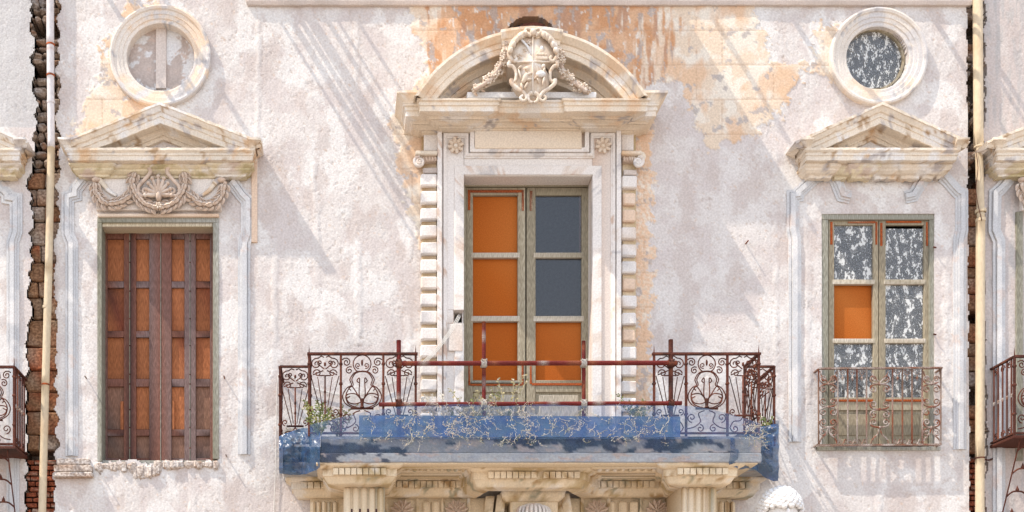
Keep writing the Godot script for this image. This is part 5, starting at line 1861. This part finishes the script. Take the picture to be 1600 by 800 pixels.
# ---------------------------------------------------------------- pipes, joints, sheets and small things
func drainpipe(west: bool) -> void:
	var t: Node3D
	if west:
		var b := q(64, 800, 0.04)
		t = thing("drainpipe", "slightly crooked drainpipe, white above and cream below, in the brick joint", "pipe", Vector3(b.x, 0, 0.04))
		var segs := [[78.5, -80, 78.5, 70, "pipewhite", 5.9], [78.8, 70, 79, 118, "pipewhite", 5.8], [79, 118, 80, 231, "pipewhite", 5.6], [80, 231, 76, 420, "pipecream", 5.8], [76, 420, 71, 601, "pipecream", 6.0], [71, 601, 64, 880, "pipecream", 6.0]]
		for s in segs:
			var st := mb()
			var p := []
			for i in 13:
				p.append(q(lerpf(s[0], s[2], i / 12.0), lerpf(s[1], s[3], i / 12.0), 0.06))
			tube(st, p, s[5] / S, 14, s[4])
			obj("pipe_length", st, "plastic", t)
		for y in [[79, 70], [79.2, 118], [71, 601]]:
			var st := mb()
			var c := q(y[0], y[1], 0.06)
			lathe(st, c - Vector3(0, 0.012, 0), [Vector2(0.042, 0), Vector2(0.047, 0.003), Vector2(0.047, 0.018), Vector2(0.042, 0.022)], 14, "redlead")
			obj("rusty_collar", st, "iron", t)
		for y in [[79.6, 160], [73, 480]]:
			var st := mb()
			var c := q(y[0], y[1], 0.06)
			lathe(st, c - Vector3(0, 0.015, 0), [Vector2(0.044, 0), Vector2(0.046, 0.03)], 14, "pipecream" if y[1] > 231 else "pipewhite")
			tube(st, [c, c - Vector3(0, 0, 0.35)], 0.008, 5, "rust")
			obj("wall_hook", st, "plastic", t)
		var st2 := mb()
		tube(st2, [q(64, 880, 0.06), Vector3(q(64, 880, 0.06).x, 0.0, 0.06)], 0.043, 12, "pipecream")
		obj("pipe_length", st2, "plastic", t)
		return
	var b2 := q(1530, 800, 0.04)
	t = thing("drainpipe", "straight cream plastic drainpipe in the dark joint beside the casement bay", "pipe", Vector3(b2.x, 0, 0.04))
	for s in [[1527, -80, 1529, 228, 7.0, 0.0], [1529.5, 228, 1532.5, 344, 5.6, 0.02], [1532, 344, 1531, 716, 6.6, 0.0], [1531, 716, 1531, 880, 6.6, 0.0]]:
		var st := mb()
		var p := []
		for i in 13:
			p.append(q(lerpf(s[0], s[2], i / 12.0), lerpf(s[1], s[3], i / 12.0), 0.06))
		tube(st, p, s[4] / S, 16, "pipecream")
		obj("pipe_length", st, "plastic", t)
	for y in [[1529.3, 228, 6.2], [1532.3, 330, 7.2], [1532, 344, 6.4]]:
		var st := mb()
		var r: float = y[2] / S
		lathe(st, q(y[0], y[1], 0.06) - Vector3(0, 0.02, 0), [Vector2(r, 0), Vector2(r + 0.006, 0.004), Vector2(r + 0.006, 0.036), Vector2(r, 0.04)], 16, "pipecream")
		obj("socket", st, "plastic", t)
	var st3 := mb()
	tube(st3, smooth([q(1524, 232, 0.10), q(1528, 262, 0.115), q(1525, 300, 0.11), q(1534, 345, 0.12)], 5), 0.004, 5, "rust")
	obj("tie_wire", st3, "iron", t)
	st3 = mb()
	lathe(st3, q(1531, 716, 0.06) - Vector3(0, 0.008, 0), [Vector2(0.047, 0), Vector2(0.053, 0.002), Vector2(0.053, 0.014), Vector2(0.047, 0.016)], 16, "rust")
	tube(st3, [q(1516, 716, 0.06), q(1546, 719, 0.04), q(1552, 716, 0.0)], 0.009, 6, "rust")
	obj("pipe_bracket", st3, "iron", t)
	st3 = mb()
	tube(st3, [q(1531, 880, 0.06), Vector3(q(1531, 880, 0.06).x, 0.0, 0.06)], 0.047, 12, "pipecream")
	obj("pipe_length", st3, "plastic", t)

func masonry_joint(west: bool) -> void:
	var x0 := 36.0 if west else 1505.0
	var x1 := 100.0 if west else 1552.0
	var c := (x0 + x1) * 0.5
	var t := thing("masonry_joint", "open joint of rubble, tufa blocks and small red bricks behind the white-topped drainpipe" if west else "narrow dark joint of rubble and brick behind the all-cream drainpipe", "wall", Vector3(wx(c), 0, -0.3))
	var st := mb()
	cbox(st, Vector3(wx(x0), 0, -0.62), Vector3(wx(x1), 15, -0.34), 0.003, "mortar")
	cbox(st, Vector3(wx(x0 - 16), wy(880), -5.2), Vector3(wx(x0 - 1), wy(-80), -0.03), 0.003, "mortar")
	cbox(st, Vector3(wx(x1 + 1), wy(880), -5.2), Vector3(wx(x1 + 16), wy(-80), -0.03), 0.003, "mortar")
	obj("backing", st, "tufa", t)
	# rubble above
	var y := -70.0
	while y < 268:
		var hgt := rng.randf_range(9, 22)
		var x := x0
		while x < x1:
			var w := rng.randf_range(10, 24)
			var hole := west and ((y > 22 and y < 52 and x > 48) or (y > 98 and y < 108))
			hole = hole or (not west and ((y > 15 and y < 30) or (y > 120 and y < 140) or rng.randf() < 0.25))
			if not hole:
				st = mb()
				var zz := rng.randf_range(-0.09, -0.01)
				pbox(st, x + 0.7, y + rng.randf_range(0, 3), x + w - 0.7, y + hgt - rng.randf_range(0, 2), -0.36, zz, "rubble", 0.028, 0.020)
				obj("stone", st, "tufa", t)
			x += w
		y += hgt
	# coursed blocks
	while y < 690:
		var hgt := rng.randf_range(24, 42)
		if not west:
			hgt = rng.randf_range(16, 34)
		var x := x0 + rng.randf_range(-10, 0)
		while x < x1:
			var w := rng.randf_range(26, 46)
			if west or rng.randf() > 0.12:
				st = mb()
				pbox(st, x + 0.6, y + 0.8, x + w - 0.6, y + hgt - 0.8, -0.36, rng.randf_range(-0.09, -0.04), "block" if rng.randf() < 0.75 else "rubble", 0.014, 0.010)
				obj("block", st, "tufa", t)
			x += w
		y += hgt
	y += 14.0 if west else 6.0
	var row := 0
	while y < 880:
		var x := x0 - (8.0 if row % 2 else 0.0)
		while x < x1:
			var w := rng.randf_range(17, 24)
			st = mb()
			pbox(st, x + 0.8, y + 0.8, x + w - 0.8, y + 7.2, -0.36, rng.randf_range(-0.08, -0.05), "brick", 0.006, 0.005)
			obj("brick", st, "tufa", t)
			x += w
		y += 8.4
		row += 1

func film_sheet(parent: Node, called: String, x0: float, x1: float, top: Callable, bot: Callable, zf: Callable, al: Callable, col: Color, nx: int, ny: int, wob: float) -> void:
	var st := mb()
	st.set_smooth_group(1)
	var g := []
	var cs := []
	for j in ny + 1:
		var r := []
		var cr := []
		for i in nx + 1:
			var fx := float(i) / nx
			var fy := float(j) / ny
			var px := lerpf(x0, x1, fx)
			var py: float = lerpf(top.call(px), bot.call(px), fy)
			var z: float = zf.call(px, fy)
			var p := q(px, py, z)
			p.z += wob * (n3(p, 3.0, 40.0) + 0.6 * n3(p, 9.0, 60.0))
			r.append(p)
			var dirt := clampf(0.5 + 1.2 * n3(p, 5.0, 90.0), 0, 1)
			var a: float = clampf(al.call(px, fy) + 0.10 * n3(p, 7.0, 20.0), 0.03, 0.97)
			cr.append(Color(col.r * (0.8 + 0.4 * dirt), col.g * (0.85 + 0.3 * dirt), col.b, a))
		g.append(r)
		cs.append(cr)
	for j in ny:
		for i in nx:
			for e in [[j, i], [j, i + 1], [j + 1, i + 1], [j, i], [j + 1, i + 1], [j + 1, i]]:
				st.set_color(cs[e[0]][e[1]])
				st.add_vertex(g[e[0]][e[1]])
	obj(called, st, "film", parent)

func tarpaulin() -> void:
	var t := thing("tarpaulin", "translucent blue plastic sheet wrapped round the balcony slab", "tarpaulin", q(835, 722, 0.97))
	var navy := Color(0.035, 0.085, 0.18)
	var blue := Color(0.06, 0.13, 0.27)
	var top := func(px: float) -> float:
		var y := 633.0 + 1.2 * sin(px * 0.05)
		if px < 644:
			y = 633 + pow((644 - px) / 161.0, 1.3) * 31.0
		if px > 1070:
			y = 634 + pow((px - 1070) / 117.0, 1.5) * 27.0
		return y
	film_sheet(t, "sheet", 484, 1189, top, func(_p): return 686.0, func(_p, f): return 1.005 + 0.01 * f, func(_p, _f): return 0.36, blue, 220, 16, 0.012)
	film_sheet(t, "sheet", 484, 1192, func(_p): return 684.5, func(p): return 723.5 - 1.5 * sin((p - 484) / 225.0), func(_p, f): return 1.012 - 0.02 * f, func(_p, f): return 0.26 - 0.12 * f, blue, 220, 10, 0.010)
	film_sheet(t, "second_layer", 561, 1063, func(p): return 649.0 + 0.004 * (p - 561), func(_p): return 683.0, func(_p, _f): return 0.985, func(_p, _f): return 0.90, Color(0.040, 0.105, 0.25), 150, 10, 0.008)
	# the bagged ends round the set-back corners
	film_sheet(t, "corner_wrap", 436, 500, func(p): return 682.0 - (p - 436) * 0.22 - 5.0 * sin((p - 436) * 0.05), func(p): return 738.0 + 8.0 * sin((p - 436) / 64.0 * PI) - (p - 436) * 0.12, func(p, f): return 0.60 + 0.10 * sin(f * PI) + maxf(0.0, (p - 470) / 30.0) * 0.34, func(_p, f): return 0.86 - 0.22 * sin(f * PI), navy, 40, 40, 0.05)
	film_sheet(t, "corner_wrap", 436.5, 442, func(_p): return 681.0, func(_p): return 740.0, func(p, f): return 0.60 * (p - 436.5) / 5.5 + 0.1 * sin(f * PI), func(_p, _f): return 0.85, navy, 8, 24, 0.02)
	film_sheet(t, "corner_wrap", 1140, 1216, func(p): return 686.0 - (p - 1140) * 0.38 - 4.0 * sin((p - 1140) * 0.06), func(p): return 724.0 + (p - 1140) * 0.34 + 4.0 * sin((p - 1140) * 0.12), func(p, f): return 0.64 + 0.08 * sin(f * PI) + maxf(0.0, (1186 - p) / 46.0) * 0.33, func(p, f): return 0.86 - 0.22 * sin(f * PI) * (1.0 if p > 1170 else 1.8), navy, 44, 40, 0.05)
	film_sheet(t, "corner_wrap", 1207, 1217, func(_p): return 657.0, func(_p): return 747.0, func(p, f): return 0.02 + 0.62 * (1217 - p) / 10.0 + 0.05 * sin(f * PI), func(_p, _f): return 0.85, navy, 8, 24, 0.02)

func weed(base: Vector3, h: float, stems: int, spread: float, kind: String, label: String, flower: bool) -> void:
	var t := thing("weed", label, "weed", base, "weeds growing on the balcony")
	for i in stems:
		var a := rng.randf_range(-1.0, 1.0)
		var top := base + Vector3(a * spread, h * rng.randf_range(0.45, 1.0), rng.randf_range(-0.08, 0.05))
		var midp := base.lerp(top, 0.5) + Vector3(rng.randf_range(-0.05, 0.05), 0.05, 0.02)
		var c := smooth([base + Vector3(a * 0.02, 0, 0), midp, top], 6)
		var st := mb()
		var r := []
		for k in c.size():
			r.append(lerpf(0.0042, 0.0018, float(k) / c.size()))
		tube(st, c, r, 4, kind)
		var s := obj("stem", st, "leaf", t)
		st = mb()
		for k in range(2, c.size()):
			for e in rng.randi_range(1, 3):
				var d := Vector3(rng.randf_range(-1, 1), rng.randf_range(-0.2, 1), rng.randf_range(-0.6, 0.6)).normalized()
				var l := rng.randf_range(0.018, 0.04)
				var w := d.cross(Vector3(0.3, 0.2, 0.9)).normalized() * l * 0.28
				st.set_smooth_group(-1)
				tri(st, c[k], c[k] + d * l * 0.5 + w, c[k] + d * l, kind)
				tri(st, c[k], c[k] + d * l, c[k] + d * l * 0.5 - w, kind)
			if flower and k == c.size() - 1:
				ell(st, c[k], Vector3(0.010, 0, 0), Vector3(0, 0.010, 0), Vector3(0, 0, 0.010), "straw", 5, 4)
		var lv := obj("foliage", st, "leaf", s)
		lv.set_meta("kind", "stuff")

# dead growth caught on the sheet: a tangle of curling stalks with bits of dry leaf
func tangle(px: float, py: float, w: float, h: float, n: int, label: String) -> void:
	var base := q(px, py, 1.03)
	var t := thing("dry_weed", label, "weed", base, "dead weeds hanging over the blue sheet")
	for i in n:
		var p := base + Vector3(rng.randf_range(-w, w), rng.randf_range(0.0, h), rng.randf_range(-0.012, 0.03))
		var d := rng.randf() * TAU
		var pts := [p]
		for k in 5:
			d += rng.randf_range(-0.9, 0.9)
			p += Vector3(cos(d), sin(d) * 0.9, rng.randf_range(-0.15, 0.15)) * rng.randf_range(0.012, 0.034)
			p.z = clampf(p.z, 1.018, 1.07)
			pts.append(p)
		var st := mb()
		tube(st, smooth(pts, 3), rng.randf_range(0.0007, 0.0016) * (1.6 if i % 9 == 0 else 1.0), 4, ["straw", "dry", "straw"][i % 3])
		st.set_smooth_group(-1)
		for k in 5:
			var c: Vector3 = pts[rng.randi_range(1, 4)] + Vector3(rng.randf_range(-0.02, 0.02), rng.randf_range(-0.02, 0.02), 0)
			var e := Vector3(rng.randf_range(-1, 1), rng.randf_range(-1, 1), rng.randf_range(-0.4, 0.4)).normalized() * rng.randf_range(0.006, 0.013)
			var f := e.cross(OUT) * 0.5
			tri(st, c, c + e * 0.6 + f, c + e, ["straw", "dry", "green", "petal"][rng.randi_range(0, 3)])
			tri(st, c, c + e, c + e * 0.6 - f, "straw")
		obj("stalk", st, "leaf", t)

func cables() -> void:
	for w in [
		["bundle of white cables running from the hole in the door jamb down to the railing", [717, 490, 712, 500, 700, 520, 680, 546, 664, 562, 650, 572, 630, 585], 0.175, 3],
		["white cable sagging behind the railing scrolls along the wall", [648, 572, 620, 592, 575, 612, 540, 617, 505, 610, 483, 602, 455, 588, 440, 582], 0.03, 2],
		["white cable running down the wall past the wrapped balcony corner", [440, 582, 434, 590, 432, 640, 431, 720, 429, 770, 427, 830], 0.02, 1]]:
		var b := q(w[1][-2], w[1][-1], w[2])
		var t := thing("cable", w[0], "cable", b)
		for k in w[3]:
			var st := mb()
			var p := []
			var c := smooth(v2(w[1]), 6)
			for i in c.size():
				p.append(q(c[i].x + k * 1.6, c[i].y + k * 1.4, w[2] + 0.004 * k + (0.0 if i > 3 else -0.05 * (4 - i))))
			tube(st, p, 0.0042, 5, "wire")
			obj("strand", st, "plastic", t)

func statue() -> void:
	var z := 0.75
	var c := q(1219, 800, z)
	var t := thing("statue", "white marble statue head with thick curls below the balcony corner", "statue", Vector3(c.x, 0, z))
	var st := mb()
	cbox(st, Vector3(c.x - 0.28, 0, z - 0.28), Vector3(c.x + 0.28, c.y - 0.75, z + 0.28), 0.02, "marble")
	cbox(st, Vector3(c.x - 0.34, c.y - 0.75, z - 0.34), Vector3(c.x + 0.34, c.y - 0.66, z + 0.34), 0.02, "marble")
	obj("pedestal", st, "marble", t)
	st = mb()
	lathe(st, Vector3(c.x, c.y - 0.66, z), [Vector2(0.14, 0), Vector2(0.20, 0.08), Vector2(0.30, 0.18), Vector2(0.29, 0.28), Vector2(0.16, 0.34), Vector2(0.09, 0.37), Vector2(0.085, 0.45)], 24, "marble")
	var hc := Vector3(c.x, c.y + 0.02, z)
	ell(st, hc + Vector3(0, -0.03, 0.01), Vector3(0.165, 0, 0), Vector3(0, 0.23, 0), Vector3(0, 0, 0.19), "marble", 20, 14)
	ell(st, hc + Vector3(0, -0.06, 0.20), Vector3(0.025, 0, 0), Vector3(0, 0.05, 0), Vector3(0, 0, 0.035), "marble", 8, 6)
	for s in [-1, 1]:
		ell(st, hc + Vector3(0.06 * s, -0.03, 0.165), Vector3(0.03, 0, 0), Vector3(0, 0.014, 0), Vector3(0, 0, 0.02), "marble", 8, 6)
		ell(st, hc + Vector3(0.03 * s, -0.145, 0.155), Vector3(0.035, 0, 0), Vector3(0, 0.012, 0), Vector3(0, 0, 0.02), "marble", 8, 6)
	obj("bust", st, "marble", t)
	for i in 210:
		var f := (i + 0.5) / 210.0
		var ph := i * 2.39996
		var yy := 1.0 - f * 1.15
		var rr := sqrt(maxf(0.0, 1.0 - yy * yy))
		var d := Vector3(cos(ph) * rr, yy, sin(ph) * rr)
		if d.z > 0.5 and d.y < -0.02:
			continue
		st = mb()
		var p := hc + Vector3(d.x * 0.205, d.y * 0.225, d.z * 0.22)
		var k := rng.randf_range(0.026, 0.038)
		ell(st, p, Vector3(k, 0, 0), Vector3(0, k * 0.85, 0), Vector3(0, 0, k), "marble", 8, 5)
		obj("curl", st, "marble", t)

# assumed slab and added bars above, out of view, placed to shade the wall
func storey_above() -> void:
	var y := wy(-100)
	var t := thing("stone_balcony", "plain stone slab of an assumed unseen balcony above the arched pediment", "balcony", Vector3(wx(802), y, 0))
	var st := mb()
	cbox(st, Vector3(wx(632), y, -0.05), Vector3(wx(975), y + 0.16, 0.78), 0.02, "tan", 0.004)
	obj("slab", st, "stone", t)
	for x in [700.0, 900.0]:
		st = mb()
		cbox(st, Vector3(wx(x) - 0.1, y - 0.3, -0.05), Vector3(wx(x) + 0.1, y + 0.002, 0.5), 0.04, "tan", 0.004)
		obj("corbel", st, "stone", t)
	var k := 0
	for g in [[[128, -70], [142, -120], [150, -95], [166, -60], [190, -110]], [[374, -70], [382, -82], [392, -130], [400, -60], [404, -75], [416, -88], [424, -62], [430, -100], [446, -150], [452, -90]], [[1004, -75], [1022, -120]], [[1178, -70], [1192, -120], [1216, -90]], [[1392, -80], [1408, -140], [1424, -95]]]:
		var lab: String = ["above the blind oculus", "over the plaster between shutters and arch", "beside the upper slab", "above the spattered oculus", "over the far edge of the casement bay"][k]
		var b := thing("shadow_bar", "unseen rusty iron bars added to cast shadow streaks " + lab, "shadow_caster", q(g[0][0], g[0][1]), "iron bars added above the view for their shadows")  # added bars, set and thickened for the streaks they throw on the wall
		for e in g:
			var a := q(e[0], e[1])
			a.z = -0.05
			st = mb()
			var L := 0.62 + 0.22 * absf(sin(e[0] * 1.7))
			tube(st, [a, a + Vector3(0, 0, L * 0.5), a + Vector3(0.0, 0, L)], 0.015 + 0.014 * absf(sin(e[0] * 3.1)), 6, "rust")
			obj("bar", st, "iron", b)
		k += 1

# ---------------------------------------------------------------- the scene
func _ready() -> void:
	rng.seed = 77
	nz.seed = 5
	nz.noise_type = FastNoiseLite.TYPE_SIMPLEX
	nz.frequency = 1.0
	nz.fractal_octaves = 3
	plain.seed = 9
	plain.frequency = 1.0
	plain.fractal_type = FastNoiseLite.FRACTAL_NONE
	# camera: level, at street height across the way, with a shifted lens
	var cam := Camera3D.new()
	cam.name = "camera"
	cam.position = Vector3(XC, YC, D)
	cam.projection = Camera3D.PROJECTION_FRUSTUM
	cam.near = 0.1
	cam.far = 400.0
	cam.size = 800.0 / S / D * cam.near
	cam.frustum_offset = Vector2((800.0 - CX) / S / D * cam.near, (CY - 400.0) / S / D * cam.near)
	add_child(cam)
	cam.current = true
	# sky, sun and exposure
	var env := Environment.new()
	env.background_mode = Environment.BG_SKY
	var sky := Sky.new()
	var sm := ProceduralSkyMaterial.new()
	sm.sky_top_color = Color(0.68, 0.74, 0.83)
	sm.sky_horizon_color = Color(0.93, 0.92, 0.90)
	sm.sky_curve = 0.2
	sm.sky_energy_multiplier = 1.4
	sm.ground_bottom_color = Color(0.55, 0.51, 0.47)
	sm.ground_horizon_color = Color(0.80, 0.79, 0.77)
	sky.sky_material = sm
	env.sky = sky
	env.tonemap_mode = Environment.TONE_MAPPER_LINEAR
	env.tonemap_exposure = 1.245
	env.sdfgi_enabled = true
	env.ssao_enabled = true
	env.ssil_enabled = true
	var we := WorldEnvironment.new()
	we.name = "environment"
	we.environment = env
	add_child(we)
	var sun := DirectionalLight3D.new()
	sun.name = "sun"
	sun.light_energy = 1.4
	sun.light_color = Color(1.0, 0.955, 0.89)
	sun.light_angular_distance = 0.5
	sun.shadow_enabled = true
	add_child(sun)
	sun.look_at_from_position(Vector3.ZERO, Vector3(2.6, -4.2, -1.0), Vector3.UP)
	materials()
	shapes()
	# setting
	var st := mb()
	st.set_smooth_group(-1)
	quad(st, Vector3(-150, 0, 150), Vector3(150, 0, 150), Vector3(150, 0, -1), Vector3(-150, 0, -1), "pave")
	var gr := obj("ground", st, "paving", self)
	gr.set_meta("kind", "structure")
	gr.set_meta("label", "pale paved street in front of the palace")
	gr.set_meta("category", "ground")
	var pal := thing("palazzo", "weathered palace front with shuttered window, arched balcony door and casement window", "building", Vector3(wx(800), 0, 0))
	var west := thing("town_house", "house front beyond the wide rubble joint, beside the red-brown shutters", "building", Vector3(wx(-200), 0, 0), "houses adjoining the palace")
	var east := thing("town_house", "house front beyond the narrow joint, beside the casement window", "building", Vector3(wx(1800), 0, 0), "houses adjoining the palace")
	wall_skins(pal, west, east)
	building_core(pal, west, east)
	print("walls ", Time.get_ticks_msec())
	st = mb()
	cornice(st, [[wx(392), -0.02], [wx(392), 0.0], [wx(1512), 0.0], [wx(1512), -0.02]], wy(6, 0.05), [Vector2(-0.05, 0), Vector2(0.035, 0.0), Vector2(0.05, 0.03), Vector2(0.06, 0.10), Vector2(-0.05, 0.10)], "coping", 0.04, 0.004)
	obj("string_course", st, "stone", pal)
	# the bay with shutters
	side_pediment(pal, 249.5, 105, 396, 96, 409.5, "worn triangular pediment with flaking white paint", "yellow", 0.002)
	wreath(pal, 0)
	jamb_band(pal, [131, 280, 118, 296, 118, 305, 106, 308, 106, 365, 112, 380, 112, 712])
	jamb_band(pal, [381, 710, 381, 380, 386, 367, 386, 313, 377, 304, 362, 283])
	st = mb()
	pbox(st, 393, 240, 402, 378, -0.02, 0.022, "peach", 0.004, 0.002)
	obj("peach_strip", st, "stone", pal)
	shuttered_window(pal)
	oculus(pal, 250.5, 88, 79, 53, true)
	st = mb()
	for w in [[88, 716, 140, 726, 0.05], [84, 726.2, 143, 737, 0.075], [82, 737.2, 144, 745, 0.09]]:
		pbox(st, w[0], w[1], w[2], w[3], -0.03, w[4], "debris", 0.012, 0.008)
	obj("broken_base", st, "tufa", pal)
	for e in [[135, 591], [351, 591], [354, 713], [157, 741], [1165, 381]]:
		st = mb()
		var a := q(e[0], e[1], 0.0)
		tube(st, [a + Vector3(0, 0, -0.03), a + Vector3(0.0, 0, 0.085)], [0.009, 0.007], 6, "oldiron")
		obj("iron_peg", st, "iron", pal)
	# the middle bay
	balcony_door(pal)
	door_surround(pal)
	rusticated_pilaster(pal, 657.5, 683.5, 271, 0.0, -1)
	rusticated_pilaster(pal, 971.5, 995, 274, 0.003, 1)
	arched_pediment(pal)
	niche(pal)
	coat_of_arms(pal)
	balcony(pal)
	# the bay with the casement
	side_pediment(pal, 1379, 1259, 1497, 1243, 1515.5, "cracked cream triangular pediment on broken blocks", "yellow", 0.003)
	jamb_band(pal, [1329, 308, 1316, 305, 1303, 274, 1277, 274, 1249, 300, 1248, 305, 1240, 306, 1240, 360, 1243, 374, 1243, 690])
	jamb_band(pal, [1500, 702, 1500, 374, 1503, 360, 1503, 303, 1497, 300, 1474, 274, 1447, 274, 1428, 305, 1415, 308])
	casement_window(pal)
	oculus(pal, 1372.5, 89, 76, 49, false)
	# neighbours
	side_pediment(west, -107, -245, 31, -262, 44, "end of a triangular pediment", "yellow", 0.003)
	jamb_band(west, [-12, 280, 2, 294, 12, 303, 12, 308, 25, 310, 25, 362, 20, 378, 20, 800])
	side_pediment(east, 1697, 1558, 1840, 1541, 1855, "end of a triangular pediment", "yellow", 0.002)
	wreath(east, 1447)
	jamb_band(east, [1584, 268, 1575, 282, 1565, 294, 1556, 302, 1555, 360, 1562, 376, 1562, 800])
	st = mb()
	pbox(st, 1588, 330, 1599, 720, -0.02, 0.02, "greywood", 0.005, 0.003)
	obj("window_frame", st, "timber", east)
	print("palazzo ", Time.get_ticks_msec())
	# things on and before the wall
	masonry_joint(true)
	masonry_joint(false)
	drainpipe(true)
	drainpipe(false)
	balcony_railing(-1)
	balcony_railing(1)
	tube_barrier()
	window_guard()
	iron_balcony(22, -1, 573.5, 697, "small rusty iron balcony beside the brick joint with the white-topped pipe")
	iron_balcony(1585, 1, 557, 680, "small rusty iron balcony beside the narrow joint with the cream pipe")
	storey_above()
	tarpaulin()
	cables()
	statue()
	var yt := wy(681, 0.95)
	weed(Vector3(wx(500, 0.98), yt, 0.96), 0.40, 16, 0.18, "green", "green flowering weed under the scrolled railing", true)
	weed(Vector3(wx(530, 0.98), yt, 0.86), 0.34, 12, 0.18, "dry", "short dry weed behind the scrolled railing", true)
	weed(Vector3(wx(735, 0.98), yt, 0.93), 0.50, 18, 0.26, "dry", "tall dry weed in front of the door beside the first grey coupler", false)
	weed(Vector3(wx(790, 0.98), yt, 0.93), 0.66, 13, 0.24, "dry", "tallest dry weed rising before the orange boards", true)
	weed(Vector3(wx(690, 0.98), yt, 0.93), 0.44, 14, 0.22, "straw", "bleached tangle of weed behind the blue sheet near the white pilaster", false)
	weed(Vector3(wx(850, 0.98), yt, 0.93), 0.25, 8, 0.25, "straw", "bleached weed behind the blue sheet below the dark panes", false)
	weed(Vector3(wx(1000, 0.98), yt, 0.93), 0.46, 14, 0.22, "green", "yellow-green weed at the worn block pilaster", true)
	weed(Vector3(wx(960, 0.98), yt, 0.93), 0.22, 8, 0.2, "straw", "low bleached weed behind the blue sheet beside the worn pilaster", false)
	weed(Vector3(wx(1203, 0.6), yt, 0.58), 0.34, 8, 0.08, "green", "green weed in the set-back railing corner by the wrapped balcony end", true)
	weed(Vector3(wx(455, 0.6), yt, 0.50), 0.22, 6, 0.10, "straw", "pale dry weed in the set-back railing corner near the sagging cable", false)
	tangle(690, 690, 0.35, 0.36, 60, "bleached tangle of dead stalks over the blue sheet below the white pilaster")
	tangle(775, 690, 0.36, 0.42, 85, "densest tangle of dead stalks over the blue sheet below the first grey coupler")
	tangle(880, 690, 0.40, 0.28, 45, "thin scatter of dead stalks over the blue sheet below the second grey coupler")
	tangle(995, 690, 0.32, 0.34, 45, "dead stalks over the blue sheet below the worn block pilaster")
	tangle(1180, 690, 0.08, 0.20, 26, "pale dead stalks on the wrapped corner below the railing end")
	tangle(620, 690, 0.30, 0.30, 26, "few pale curling stalks over the sheet below the palmette railing")
	st = mb()
	var aw := thing("awning_box", "dark maroon awning box under the fluted console", "awning", q(569, 800, 0.62))
	pbox(st, 540, 794, 599, 812, 0.5, 0.66, "maroon", 0.01, 0.004)
	obj("housing", st, "plastic", aw)
	st = mb()
	tube(st, [q(536, 806, 0.6), q(603, 806, 0.6)], 0.02, 8, "maroon")
	obj("roller", st, "plastic", aw)
	print("done ", Time.get_ticks_msec())
